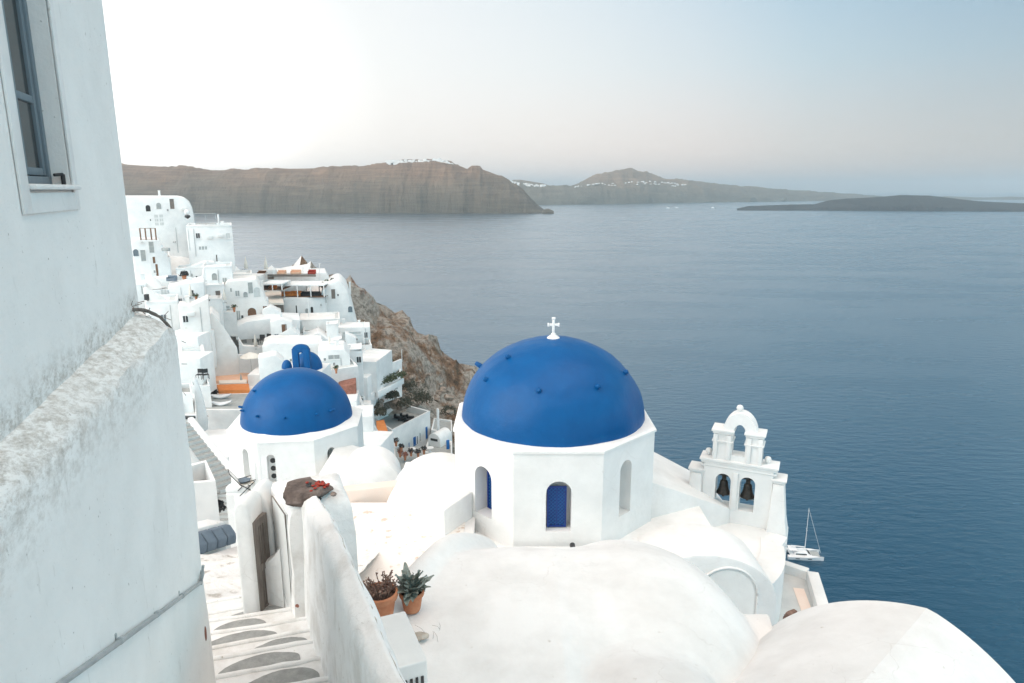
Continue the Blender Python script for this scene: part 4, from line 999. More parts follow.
for px, py in ((245, 402), (251, 409), (262, 388), (271, 404), (298, 403), (325, 398), (337, 387), (335, 392)):
    u_ = (px-293)/54.0; zz = Z2+H2*.38; rr_ = R2*math.sqrt(1-.38**2)
    if px == 262: zz = Z2+H2*.72; rr_ = R2*math.sqrt(1-.72**2)
    an = math.asin(max(-.98, min(.98, u_*R2/rr_*.97)))
    dr_ = Vector((math.sin(an), -math.cos(an), .35)).normalized(); p = Vector((X2+rr_*math.sin(an), Y2-rr_*math.cos(an), zz))
    m_ = MB(); m_.tube([p-dr_*.1, p+dr_*.14, p+dr_*.18], [.06, .05, .03], 8); m_.xf(C2); m_.build('dome_peg', 'blue', dome2)
for i in (0, 1, 7):
    m_ = MB(); m_.box(-.95, .95, .32, .345, Z2-2, Z2-.3); m_.xf(C2 @ F2[i]); m_.build('niche_back', 'white', ch2)
for k, dz in enumerate((-.88, -1.22, -1.56)):
    m_ = MB(); m_.lathe([(0, .012), (.10, .012), (.11, 0), (.11, -.05)], n=18); m_.xf(C2 @ F2[0] @ Matrix.Translation((-.62, .31, Z2+dz)) @ Matrix.Rotation(PI/2, 4, 'X')); m_.build('round_hole', 'dark', ch2)
m_ = MB()
for k in range(9): m_.box(-.46, -.14, .22, .25, Z2-1.66+k*.11, Z2-1.62+k*.11)
for k in range(4): m_.box(-.46+k*.1, -.43+k*.1, .215, .26, Z2-1.7, Z2-.72)
m_.xf(C2 @ F2[1]); m_.build('window', 'grey', ch2)
m_ = MB(); m_.loft([[(-.35, 0, Z2-2.3), (.25, 0, Z2-2.3), (-.05, 0, Z2-.55)], [(-.28, -.22, Z2-2.3), (.12, -.22, Z2-2.3), (-.05, -.02, Z2-.6)]]); m_.xf(C2 @ F2[0] @ Matrix.Translation((-1.0, 0, 0)) if False else C2 @ F2[7] @ Matrix.Translation((.95, 0, 0))); m_.build('corner_buttress', 'white', ch2)
# chapel side vault and lower rooms towards the large church
mb = MB(); c_ = at(378, 470, 20.5); barrel(mb, c_.x, 19.6, 20.9, .9, at(372, 486, 19.6).z, .85, -14, 24, -.18); mb.xf(C2); mb.build('side_vault', 'roofw', ch2, smooth=40, bevel=.05)
mb = MB(); c_ = at(345, 468, 25); mb.loft([[(c_.x-1.0, 23, -15), (c_.x-1.0, 23, -10.9), (c_.x-1, 28, -10.6), (c_.x-1, 28, -15)], [(c_.x+1.5, 22, -15), (c_.x+1.5, 22, -11.3), (c_.x+1.5, 28, -11.4), (c_.x+1.5, 28, -15)]]); mb.xf(C2); mb.build('side_room', 'roofw', ch2, bevel=.05)
# ================================================================== THE VILLAGE
def frame_of(A, B, z0):      # face frame from A to B (world xy): x along AB, y inward (away from the camera side)
    dx = (B-A); dx.z = 0; dx.normalize(); ny = Vector((-dx.y, dx.x, 0))
    return Matrix(((dx.x, ny.x, 0, A.x), (dx.y, ny.y, 0, A.y), (0, 0, 1, z0), (0, 0, 0, 1)))
def hit(W, px, py):          # pixel -> (x, z) in the face frame
    Wi = W.inverted(); o = Wi @ Vector((0, 0, 0)); d = Wi.to_3x3() @ ray(px, py)
    t = -o.y/d.y; p = o+d*t; return p.x, p.z, t
def feats_on(root, W, fe):   # openings and fittings on the face
    Ri = Matrix.Translation(-Vector(root.location))
    for f in fe:
        kind, px, py, wp, hp = f[:5]; m_ = f[5] if len(f) > 5 else 'dark'
        x, z, t = hit(W, px, py); w_ = wp/F*t; h_ = hp/F*t*1.06; s = []
        z0, z1 = z-h_/2, z+h_/2; x0, x1 = x-w_/2, x+w_/2; fr = min(.09, w_*.16)
        if kind in ('arch', 'archdoor'):
            mb = MB(); mb.slabxz(arch(x, z0, w_, h_, 10), -.035, .05); mb.xf(Ri @ W); o = mb.build('doorway' if kind == 'archdoor' else 'window', m_, root)
            if w_ > .5:
                mb = MB(); n = 10; r = w_/2; zs = z0+h_-r; ou = [(x+(r+.10)*math.cos(PI*i/n), zs+(r+.10)*math.sin(PI*i/n)) for i in range(n+1)]; inn = [(x+r*math.cos(PI*i/n), zs+r*math.sin(PI*i/n)) for i in range(n+1)]
                for i in range(n): mb.slabxz([inn[i], ou[i], ou[i+1], inn[i+1]], -.10, .02)
                mb.box(x-r-.10, x-r, -.10, .02, z0, zs); mb.box(x+r, x+r+.10, -.10, .02, z0, zs)
                mb.xf(Ri @ W); mb.build('arch_surround', 'village', o)
        elif kind in ('win', 'door'):
            mb = MB(); mb.box(x0+fr, x1-fr, -.03, .05, z0+fr, z1-fr); mb.xf(Ri @ W); o = mb.build('window' if kind == 'win' else 'door', m_, root)
            if w_ > .35:
                mb = MB(); mb.box(x0, x0+fr, -.07, .04, z0, z1); mb.box(x1-fr, x1, -.07, .04, z0, z1); mb.box(x0+fr, x1-fr, -.07, .04, z1-fr, z1)
                if kind == 'win': mb.box(x0-.05, x1+.05, -.14, .04, z0-.08, z0); mb.box(x-.03, x+.03, -.05, .04, z0, z1-fr)
                mb.xf(Ri @ W); mb.build('frame', 'village' if m_ != 'blueshut' else 'blueshut', o)
        elif kind == 'lat':
            mb = MB(); nx_, nz_ = f[6]; gw = w_/nx_; gh = h_/nz_
            for i in range(nx_):
                for j in range(nz_):
                    mb.box(x0+i*gw+gw*.16, x0+(i+1)*gw-gw*.16, -.03, .04, z0+j*gh+gh*.14, z0+(j+1)*gh-gh*.14)
            for i in range(nx_):
                for j in range(nz_):
                    mb.box(x0+i*gw+gw*.46, x0+i*gw+gw*.54, -.06, -.03, z0+j*gh+gh*.14, z0+(j+1)*gh-gh*.14, 1)
            mb.xf(Ri @ W); mb.build('window', [m_, 'village'], root)
        elif kind == 'box':
            mb = MB(); mb.box(x0, x1, -.5, .05, z0, z1); mb.xf(Ri @ W); mb.build(f[6] if len(f) > 6 else 'ledge', m_, root, bevel=.04)
def shrink(poly, t):         # inset a convex polygon by t metres
    n = len(poly); c = Vector((sum(p[0] for p in poly)/n, sum(p[1] for p in poly)/n)); out_ = []
    for p in poly:
        d = c-Vector((p[0], p[1])); out_.append((p[0]+d.x*t/max(d.length, t*2)*1.3, p[1]+d.y*t/max(d.length, t*2)*1.3))
    return out_
def ringparapet(mb, poly, z0, z1, t):
    inn = shrink(poly, t); n = len(poly)
    for i in range(n):
        k = (i+1) % n
        mb.loft([[(*poly[i], z0), (*poly[k], z0), (*inn[k], z0), (*inn[i], z0)], [(*poly[i], z1), (*poly[k], z1), (*inn[k], z1), (*inn[i], z1)]])
    return inn
# houses given by the outline of their roof at one height
def polyhouse(pix, Y0, h, label, fe=(), par_=.45, floor='lgrey', m_='village', name='whitewashed_house', cat='house', face=0, group=None, t=.3):
    z = at(*pix[0], Y0).z; P_ = [atz(x, y, z) for x, y in pix]
    c = sum(P_, Vector())/len(P_); root = empty(name, (c.x, c.y, z-h), label, cat, group)
    Ri = Matrix.Translation(-Vector(root.location)); pl = [(p.x, p.y) for p in P_]
    mb = MB(); mb.prism(pl, z-h, z-par_); 
    if par_: inn = ringparapet(mb, pl, z-par_, z, t)
    mb.jitter(.05, .5); mb.xf(Ri); mb.build('wall', m_, root, smooth=30, bevel=0)
    if par_: mb = MB(); mb.prism(shrink(pl, t*.98), z-par_-.05, z-par_+.02); mb.xf(Ri); mb.build('roof', floor, root)
    fe = list(fe)
    if not fe and h >= 4 and cat == 'house' and face == 0:
        (ax_, ay_), (bx_, by_) = pix[0], pix[1]; rg = random.Random(int(ax_*13+ay_)); pm = F/Y0
        for _ in range(int((bx_-ax_)/7)):
            px = rg.uniform(ax_+3, bx_-3); py = ay_+(by_-ay_)*(px-ax_)/(bx_-ax_)+rg.uniform(1.0, 2.4)*pm
            if all(abs(px-f[1]) > 6 for f in fe): fe.append(rg.choice([('win', px, py, .8*pm, 1.0*pm, rg.choice(['dark', 'grey', 'frame'])), ('win', px, py, .4*pm, .5*pm, 'dark'), ('door', px, py+.5*pm, .9*pm, 1.9*pm, rg.choice(['grey', 'wood', 'frame']))]))
    a, b = P_[face], P_[(face+1) % len(P_)]; feats_on(root, frame_of(a, b, 0), fe)
    return root
# houses given by the outline of their front face (top profile, left to right) in the plane at distance Y
def profhouse(prof, Y, dep, h, label, fe=(), slope=0, m_='village', name='whitewashed_house', cat='house', group=None, yaw=None, bev=.12, par_=0, floor='lgrey'):
    if yaw is None: yaw = math.atan2(512-(prof[0][0]+prof[-1][0])/2, F)*.93
    if m_ == 'village': m_ = ('village', 'villagewarm', 'villagecool', 'village')[int(prof[0][0]*7+prof[0][1]*3) % 4]
    xs = [p[0] for p in prof]; A = at(xs[0], prof[0][1], Y); 
    B0 = at(xs[-1], prof[-1][1], Y); L0 = B0.x-A.x
    B = A+Vector((math.cos(yaw), math.sin(yaw), 0)); W = frame_of(Vector((A.x, A.y, 0)), Vector((B.x, B.y, 0)), 0)
    pts = [hit(W, x, y)[:2] for x, y in prof]; zmin = min(p[1] for p in pts)-h
    cx_ = (pts[0][0]+pts[-1][0])/2; q = W @ Vector((cx_, 0, zmin)); root = empty(name, q, label, cat, group)
    Ri = Matrix.Translation(-Vector(root.location))
    mb = MB(); poly = [(pts[0][0], zmin)]+pts+[(pts[-1][0], zmin)]
    mb.loft([[(x, 0, z) for x, z in poly], [(x, dep, z+slope*(1 if z > zmin+.01 else 0)) for x, z in poly]])
    mb.xf(Ri @ W); mb.build('wall', m_, root, smooth=30, bevel=bev, seg=2)
    if par_ and len(prof) == 2:
        (x0, z0), (x1, z1) = pts; mb = MB(); t = .28; zz = min(z0, z1)
        mb.box(x0, x1, 0, t, zz, zz+par_); mb.box(x0, x1, dep-t, dep, zz, zz+par_); mb.box(x0, x0+t, t, dep-t, zz, zz+par_); mb.box(x1-t, x1, t, dep-t, zz, zz+par_)
        mb.xf(Ri @ W); mb.build('parapet', m_, root, bevel=.05)
        mb = MB(); mb.box(x0+t, x1-t, t, dep-t, zz+.01, zz+.04); mb.xf(Ri @ W); mb.build('roof', floor, root)
    fe = list(fe); wpx = xs[-1]-xs[0]
    if dep >= 4 and cat == 'house':         # the small openings and roof fittings every house has
        rg = random.Random(int(xs[0]*31+prof[0][1])); t_ = Y/.98; pm = F/t_
        for _ in range(int(wpx/7)+1):
            px = rg.uniform(xs[0]+3, xs[-1]-3); py = interp(prof, px)+rg.uniform(.9, 2.6)*pm*.93+2
            if all(abs(px-f[1]) > f[3]/2+3 or abs(py-f[2]) > f[4]/2+3 for f in fe):
                k = rg.random()
                if k < .4: fe.append(('win', px, py, .8*pm, 1.0*pm, rg.choice(['dark', 'grey', 'brown', 'frame', 'lgrey'])))
                elif k < .6: fe.append(('win', px, py, .35*pm, .45*pm, 'dark'))
                elif k < .75: fe.append(('arch', px, py, .8*pm, 1.1*pm, rg.choice(['grey', 'dark', 'frame'])))
                elif k < .88: fe.append(('door', px, py, .9*pm, 1.9*pm, rg.choice(['grey', 'wood', 'frame', 'brown'])))
                else: fe.append(('box', px, py, 1.0*pm, .5*pm, 'ac', 'outdoor_unit'))
        for _ in range(rg.choice([0, 1, 1, 2])):
            x_ = pts[0][0]+(pts[-1][0]-pts[0][0])*rg.uniform(.15, .85); y_ = dep*rg.uniform(.3, .8); zt_ = min(p[1] for p in pts[:2])
            mb = MB(); s_ = rg.uniform(.15, .28); h_ = rg.uniform(.5, 1.0); mb.box(x_-s_, x_+s_, y_-s_, y_+s_, zt_-1.5, zt_+h_); mb.box(x_-s_*1.25, x_+s_*1.25, y_-s_*1.25, y_+s_*1.25, zt_+h_+.001, zt_+h_+.1); mb.xf(Ri @ W); mb.build('chimney', m_, root)
        if wpx > 20:
            x_ = pts[0][0]+(pts[-1][0]-pts[0][0])*rg.uniform(.1, .9); zt_ = min(p[1] for p in pts)
            mb = MB(); mb.tube([(x_, -.06, zt_-.2), (x_, -.06, zt_-5)], .04, 5); mb.xf(Ri @ W); mb.build('drainpipe', 'metal', root)
    feats_on(root, W, fe)
    return root
PH, QH = polyhouse, profhouse
V = 'village'
# --- far upper cluster
QH([(96, 196), (178, 196), (184, 197), (189, 201), (192, 207), (194, 215), (195, 226)], 126, 14, 22, 'large white vaulted house at the top of the village, with a rounded right shoulder', [('lat', 159, 220, 9, 11, 'lgrey', (2, 3)), ('win', 150.5, 220, 1.2, 2, 'dark'), ('win', 174.5, 242, 4, 1.5, 'dark'), ('win', 180, 261, 1, 3, 'dark'), ('win', 193, 257, 5, 2.5, 'dark')], bev=.3)
QH([(186, 227), (232, 227)], 121, 9, 22, 'square white house with a railed flat roof beside the big vaulted one', [('lat', 203, 248, 8, 4, 'grey', (3, 1)), ('win', 217, 261, 1.3, 12, 'dark'), ('win', 189, 240, .8, 20, 'lgrey')], par_=.4)
QH([(131, 239), (158, 240), (163, 248), (170, 262), (172, 283)], 113, 6, 12, 'white hut with a sloping right wall and narrow brown door below the big vaulted house', [('door', 154, 260, 3.2, 7, 'brown'), ('door', 157, 270, 3, 12, 'brown'), ('win', 142, 242, 3, 1.2, 'dark')], bev=.2)
QH([(170, 286), (190, 279), (202, 277), (203, 268), (205, 268), (206, 300)], 108, 1.0, 12, 'sloping white terrace wall under the black potted plant', bev=.15, name='terrace_wall', cat='wall')
QH([(202, 268), (232, 268)], 114, 7, 14, 'white cube house right of the terrace with the black plant', [('win', 206, 281, 1.5, 1.2, 'grey')], par_=.4)
QH([(176, 270), (203, 268)], 116, 5, 12, 'white house with a small round window high under the big vaulted one', [('win', 192, 275, 1.5, 3, 'grey')], par_=.3)
QH([(125, 285), (146, 284)], 100, 8, 12, 'white wall house half hidden behind the tall foreground house', [('win', 142, 290, 1.5, 8, 'grey')])
# tent-like cap
c = at(152, 288, 104); t_ = empty('white_canopy', (c.x, c.y, c.z-5), 'white tent-shaped canopy roof on a low round hut near the foreground wall', 'canopy')
mb = MB(); mb.lathe([(1.7, 0), (1.6, .1), (1.2, .9), (.5, 1.7), (.05, 2.0)], c=(0, 0, 5), n=8, caps=False); mb.build('roof', V, t_); mb = MB(); mb.lathe([(1.35, 0), (1.35, 5)], n=16); mb.build('wall', V, t_)
QH([(143, 288), (146, 287), (168, 300), (170, 306)], 97, .5, 12, 'short raking white wall of an outside stair below the tent-shaped canopy', name='stair_wall', cat='wall')
QH([(168, 286), (190, 283), (204, 282), (205, 303)], 102, 6, 12, 'white room with a slanting flat roof above the dark vine strip', [('win', 164, 293, 6, 7, 'lgrey'), ('win', 181, 291, 1, 7, 'lgrey')])
QH([(146, 304), (178, 303)], 94, 7, 14, 'long low white room directly right of the foreground wall, in line with the dry vine', [('win', 148, 300, 3, 3, 'dark')], par_=.4)
QH([(178, 305), (190, 306), (208, 298)], 92, 4, 12, 'white wall with a sloping planter of dark plants on its top', bev=.1)
QH([(177, 322), (196, 318), (207, 314), (212, 313), (220, 322)], 98, 8, 16, 'white house with a shallow gable above a short flight of stairs', [('win', 190, 326, 1, 7, 'lgrey'), ('win', 213, 333, 8, 3, 'grey'), ('door', 205, 322, 2.5, 6, 'lgrey')])
QH([(208, 315), (212, 313), (224, 328), (237, 348), (238, 357)], 95, .5, 12, 'long raking white wall running down right from the shallow gable', name='stair_wall', cat='wall', bev=.08)
QH([(192, 332), (212, 331)], 95, 4, 12, 'plain white cube with a square door between the gable house and the arch', [('door', 201, 339, 4, 9, 'lgrey')])
# lattice-window house and its neighbours
QH([(221, 290), (227, 281), (256, 279), (262, 290), (268, 306), (275, 318), (277, 330)], 113, 7, 12, 'white house with a tall grid of lattice windows and an arched doorway', [('lat', 234, 322, 14, 24, 'grey', (3, 2)), ('win', 231, 290, 2, 4, 'grey'), ('arch', 245.5, 294.5, 4, 5, 'grey'), ('arch', 257, 292, 6, 9, 'lgrey'), ('arch', 252, 313, 8, 10, 'brown'), ('win', 228, 307, 4, 3, 'grey'), ('door', 242.5, 319, 3, 8, 'dark')], bev=.2)
QH([(212, 275), (252, 275)], 119, 6, 12, 'wide low white block at the skyline just left of the restaurant', [('win', 216, 270, 3, 3, 'dark')], par_=.3)
QH([(204, 286), (224, 286)], 111, 6, 12, 'white cube with plain walls left of the lattice-window house', [], par_=.3)
QH([(204, 300), (222, 300)], 106, 6, 12, 'small white cube in front of the plain-walled cube, by the dark vine strip', [('win', 206, 306, 3, 3, 'brown')], par_=.3)
QH([(235, 327), (247, 322), (268, 319), (300, 320), (300, 329)], 108, 7, 1.2, 'white flat canopy roof shading a terrace with dark furniture', name='terrace_canopy', cat='canopy', bev=.08)
QH([(240, 331), (298, 331)], 110, 5, 12, 'white terrace room with arched openings under the flat canopy roof', [('arch', 255, 337, 6, 10, 'grey'), ('arch', 244, 340, 5, 6, 'grey'), ('win', 263, 338, 8, 3, 'dark'), ('win', 281, 332, 2, 2, 'grey'), ('win', 288, 333, .8, 16, 'lgrey')])
QH([(238, 338), (243, 346), (262, 347), (276, 345)], 103, 1.2, 12, 'low curved white parapet in front of the arched terrace room', name='parapet', cat='parapet', bev=.1)
QH([(276, 336), (291, 328), (300, 336), (302, 350)], 104, 4, 12, 'small white rounded annex right of the arched terrace room', [('win', 272, 346, 6, 4, 'grey')])
# long curved terrace wall, arch, deck
QH([(210, 356), (214, 353), (220, 354), (276, 356)], 99, .6, 12, 'long pale terrace wall with one arch at its left end above the orange deck', [('arch', 216.5, 365, 6, 19, 'lgrey')], name='terrace_wall', cat='wall')
zt_ = at(215, 376, 97).z
PH([(211, 376), (262, 376), (262, 392), (248, 410), (204, 410), (207, 398)], 97, 9, 'white sunken terrace with grey floor between the stairs and the smaller blue dome', [], par_=0, floor='grey', name='sun_terrace', cat='terrace', face=3)
mb = MB(); mb.prism([(p.x, p.y) for p in (atz(206, 395, zt_), atz(250, 394, zt_), atz(250, 409, zt_), atz(205, 409, zt_))], zt_, zt_+.03)
tag(mb.build('terrace_paving', 'grey'), kind='structure')
def deck(px, z, h, m_, nm, lab):
    P_ = [atz(x, y, z) for x, y in px]; mb = MB(); mb.prism([(p.x, p.y) for p in P_], z-.4, z+h); return tag(mb.build(nm, m_, bevel=.05), lab, 'lounge deck')
deck([(213, 376), (252, 376), (254, 383), (215, 384)], zt_, .5, 'peach', 'cushioned_deck', 'pale peach cushioned platform at the back of the sun terrace')
deck([(219, 384), (247, 383), (247, 386), (220, 387)], zt_, .55, 'canvas', 'sun_mattress', 'cream mattress laid between the peach and orange platforms')
deck([(217, 388), (249, 387), (250, 393), (219, 394)], zt_, .5, 'orange', 'cushioned_deck', 'strong orange cushioned platform at the front of the sun terrace')
def closed_parasol(px, py0, py1, Y, lab, m_='grey', grp=None):
    b = at(px, py1, Y); t = at(px, py0, Y); h = t.z-b.z; r = empty('closed_parasol', b, lab, 'parasol', grp)
    mb = MB(); mb.lathe([(.03, 0), (.03, h)], n=8); mb.build('pole', 'metal', r)
    mb = MB(); mb.lathe([(.26*h/2.4, h*.22), (.30*h/2.4, h*.28), (.2*h/2.4, h*.6), (.08, h*.9), (.02, h)], n=10); mb.build('canopy', m_, r)
    mb = MB(); mb.lathe([(.28, 0), (.28, .08), (.05, .12)], n=14); mb.build('base', 'grey', r)
closed_parasol(242, 374, 389, 93, 'grey closed parasol standing on the orange platform of the sun terrace')
c = at(250, 352, 96); cz = at(250, 372, 96).z; r = empty('open_parasol', (c.x, c.y, cz), 'open pale cream parasol in front of the long terrace wall', 'parasol')
hh = c.z-cz; mb = MB(); mb.lathe([(.03, 0), (.03, hh)], n=8); mb.build('pole', 'metal', r); mb = MB(); mb.lathe([(1.5, hh-.75), (1.5, hh-.70), (.8, hh-.3), (.02, hh)], n=8, caps=False); mb.build('canopy', 'canvas', r, smooth=10)
c = at(257, 375, 94); mb = MB(); mb.box(c.x-.9, c.x+.9, c.y-.3, c.y+.3, c.z-.1, c.z+.05, 0, -.5); mb.box(c.x+.2, c.x+.9, c.y-.3, c.y+.3, c.z+.05, c.z+.5, 0, -.5); tag(mb.build('lounger', 'grey', bevel=.05), 'grey lounger beside the pale open parasol', 'lounger')
for (px, py), lab in (((221.5, 398), 'white curved bean bag lounger, farther of the pair on the grey terrace'), ((222, 405), 'white curved bean bag lounger, nearer of the pair on the grey terrace')):
    c = atz(px, py, zt_+.1); mb = MB(); rings = []
    for k in range(13):
        t = k/12; x = -1.25+2.5*t; zz = .18+.42*(abs(t-.45)**1.6)*2.4; rr = .30*math.sin(PI*min(max(t, .04), .96))**.35
        rings.append([(c.x+x, c.y+rr*1.3*math.cos(2*PI*j/12), zt_+.05+zz+rr*.8*math.sin(2*PI*j/12)) for j in range(12)])
    mb.loft(rings); tag(mb.build('bean_bag_lounger', 'hull', smooth=80), lab, 'lounger', 'bean bag loungers')
def plant(px, py, Y, r_, lab, m_='leafgreen', n=140, sz=.12, nm='potted_plant', cat='plant', flat=1.1, trunk=True):
    c = at(px, py, Y); root = empty(nm, (c.x, c.y, c.z-r_), lab, cat); rg = random.Random(int(px*7+py))
    pt_ = nm == 'potted_plant'
    mb = MB(); leaves(mb, (0, 0, r_*(.9 if pt_ else -.1)), r_, int(n*1.6), sz, flat, rg); mb.build('foliage', m_, root, smooth=0)
    if pt_: mb = MB(); mb.lathe([(r_*.3, -.3), (r_*.32, 0), (r_*.5, r_*.8), (r_*.55, r_*.82), (r_*.5, r_*.95), (0, r_*.9)], n=14); mb.build('pot', 'terra', root, smooth=40)
    if not pt_:
        mb = MB(); mb.tube([(0, 0, -.6), (.03, .02, r_*.3), (-.02, .03, r_)], [.06, .05, .02], 6)
        for k in range(4): a_ = rg.uniform(0, 6.28); mb.tube([(0, 0, r_*.2), (math.cos(a_)*r_*.6, math.sin(a_)*r_*.6, r_*.9)], [.03, .01], 5)
        mb.build('stems', 'wood', root)
    return root
plant(211, 393, 88, .9, 'round black-green plant at the left edge of the grey terrace', 'dark', 200, .2)
c = atz(207, 404, zt_); mb = MB(); mb.lathe([(.0, 0), (.32, 0), (.36, .25), (.3, .6), (0, .65)], c=(c.x, c.y, zt_), n=12); tag(mb.build('floor_cushion', 'red', smooth=50), 'bright red pouf beside the white bean bag loungers', 'pouf')
# left column: stairs, planter box, chairs
def flight(nm, lab, pa_, Ya, pb_, Yb, w_, n, m_='grey', cheeks=(True, True), over=.5):
    """steps between two points; treads are separate slabs inside one mesh, side walls are parts"""
    A = at(*pa_, Ya); B = at(*pb_, Yb); root = empty(nm, (B.x, B.y, B.z), lab, 'stairs'); Ri = Matrix.Translation(-Vector(root.location))
    d = Vector((B.x-A.x, B.y-A.y, 0)); L = d.length; d.normalize(); s_ = Vector((d.y, -d.x, 0)); mb = MB(); b0 = min(A.z, B.z)-3
    pr = [(0, b0)]
    for i in range(n):
        z0 = A.z+(B.z-A.z)*i/n; pr += [(L*i/n, z0), (L*(i+1)/n, z0)]
    pr += [(L, b0)]
    W = Matrix(((d.x, s_.x, 0, A.x), (d.y, s_.y, 0, A.y), (0, 0, 1, 0), (0, 0, 0, 1)))
    mb.slabxz(pr, -w_/2, w_/2); mb.xf(Ri @ W); so = mb.build('steps', ['step' if m_ == 'grey' else 'lgrey', 'lgrey' if m_ == 'grey' else 'village'], root, smooth=0)
    for p in so.data.polygons:
        if abs(p.normal.z) < .4: p.material_index = 1
    for on, y0 in zip(cheeks, (-w_/2-.45, w_/2)):
        if on:
            mb = MB(); ov = over
            mb.slabxz([(0, b0), (0, A.z+ov), (L, B.z+ov), (L, b0)], y0, y0+.45); mb.xf(Ri @ W); mb.build('side_wall', V, root, bevel=.12)
    return root
flight('village_stairs', 'short pale stairs with side walls going up beside the gabled house', (191, 346), 90, (194, 364), 86, 2.2, 6, V, over=.2)
QH([(180, 362), (196, 362), (204, 378), (209, 400), (212, 416)], 86, .6, 12, 'white raking wall left of the sun terrace stairs', name='stair_wall', cat='wall')
PH([(184, 372), (199, 372), (202, 364), (187, 362)], 84, 5, 'small grey landing below the short pale stairs', [], par_=.25, floor='grey', name='landing', cat='landing')
PH([(177, 393), (192, 393), (190, 383), (177, 384)], 72, 6, 'white box-like house with a small sunken grey roof by the foreground wall', [], par_=.5, floor='grey')
PH([(177, 415), (196, 415), (194, 394), (178, 394)], 70, 6, 'white room with a pale flat roof in front of the sunken grey roof', [('box', 187, 417, 17, 2, 'dark', 'planter')], par_=.4)
QH([(193, 377), (197, 380), (203, 398), (208, 420), (208, 432)], 74, .7, 12, 'tall tapering white wall beside the grey terrace', name='stair_wall', cat='wall')
PH([(192, 386), (210, 386), (206, 374), (190, 374)], 82, 6, 'small white balcony with black chairs left of the orange deck', [], par_=.5, floor='lgrey', name='balcony', cat='balcony')
def chair(px, py, Y, s_, lab, m_='dark', rz=0, fabric='dark', nm='chair'):
    c = at(px, py, Y); r = empty(nm, c, lab, 'chair', None, rz); k = s_
    for (x, y) in ((-.25, -.25), (.25, -.25), (.25, .25), (-.25, .25)):
        mb = MB(); mb.tube([(x*k, y*k, 0), (x*k, y*k, (.45 if y < 0 else .9)*k)], .025*k, 6); mb.build('leg', m_, r)
    mb = MB(); mb.box(-.27*k, .27*k, -.27*k, .27*k, .43*k, .47*k); mb.build('seat', fabric, r); mb = MB(); mb.box(-.26*k, .26*k, .24*k, .27*k, .55*k, .95*k); mb.build('backrest', fabric, r); return r
chair(200, 379, 82, 1.3, 'black chair on the small white balcony, left of two'); chair(206, 379, 82, 1.3, 'black chair on the small white balcony, right of two', rz=.6)
QH([(203, 410), (246, 409)], 82, 4, 12, 'broad pale retaining wall under the grey terrace with bean bags', name='retaining_wall', cat='wall')
# --- restaurant on the crest
rest = QH([(283, 298), (326, 297)], 126, 7, 14, 'white cliff-top restaurant with dark doorways under a roof terrace and pergola', [('win', 296.5, 310, 1.6, 9, 'dark'), ('arch', 307, 312, 3, 7, 'grey'), ('arch', 312, 311, 2.4, 8, 'dark'), ('win', 321, 305, 2, 3, 'grey'), ('win', 326, 299, 2, 8, 'grey')], name='restaurant', cat='restaurant')
QH([(281, 315), (300, 317), (336, 316)], 121, 1, 12, 'low white terrace wall below the restaurant doorways', name='terrace_wall', cat='wall')
def pergola(px0, px1, pyt, pyb, Y, dep, lab, roofm=V, posts=4, fl='brown'):
    a_, b_ = at(px0, pyt, Y), at(px1, pyt, Y); zb_ = at(px0, pyb, Y).z; r = empty('pergola', ((a_.x+b_.x)/2, Y, zb_), lab, 'pergola'); w_ = (b_.x-a_.x)/2; h_ = a_.z-zb_
    mb = MB(); mb.box(-w_, w_, 0, dep, h_-.18, h_); mb.build('roof', roofm, r)
    for k in range(posts):
        for y in (.1, dep-.2):
            mb = MB(); x = -w_+.1+(2*w_-.2)*k/(posts-1); mb.box(x-.08, x+.08, y-.08, y+.08, 0, h_-.18); mb.build('post', V, r)
    mb = MB(); mb.box(-w_, w_, .2, dep, -.05, .02); mb.build('floor', fl, r)
    return r
pergola(283, 324, 285, 297, 127, 6, 'white pergola shading orange sofas on the restaurant roof', fl='brown')
def boxthing(px, py, Y, w_, d_, h_, m_, nm, lab, cat, bev=.05, rz=0, grp=None):
    c = at(px, py, Y); mb = MB(); mb.box(-w_/2, w_/2, -d_/2, d_/2, 0, h_); mb.xf(Matrix.Translation(c) @ Matrix.Rotation(rz, 4, 'Z')); return tag(mb.build(nm, m_, bevel=bev), lab, cat, grp)
def sofa(px, py, Y, w_, m_, lab, rz=0):
    c = at(px, py, Y); r = empty('sofa', c, lab, 'sofa', None, rz)
    for nm, b_ in (('seat', (-w_/2, w_/2, -.4, .4, 0, .42)), ('backrest', (-w_/2, w_/2, .25, .45, .42, .85)), ('armrest', (-w_/2, -w_/2+.18, -.4, .25, .42, .62)), ('armrest', (w_/2-.18, w_/2, -.4, .25, .42, .62))):
        mb = MB(); mb.box(*b_); mb.build(nm, m_, r, bevel=.05)
sofa(288, 296, 128.4, 2.2, 'orange', 'orange sofa under the restaurant pergola, at its left end'); sofa(296, 295.5, 128.6, 2.0, 'orange', 'orange sofa under the restaurant pergola, second from left')
sofa(306, 296, 128.4, 1.8, 'dark', 'dark sofa in the middle of the restaurant pergola'); sofa(315, 296, 128.6, 2.0, 'dark', 'dark sofa at the right end of the restaurant pergola')
QH([(256, 276), (268, 273), (326, 273), (330, 280)], 134, 9, 2.0, 'long white flat roof terrace of the restaurant with furniture along its edge', [], name='roof_terrace', cat='terrace', bev=.08)
pergola(262, 282, 283.5, 290, 124, 5, 'small white pergola at the left end of the restaurant', posts=3)
sofa(267, 290, 126, 1.4, 'dark', 'dark sofa under the small left pergola'); sofa(273, 290, 126, 1.4, 'orange', 'orange sofa under the small left pergola')
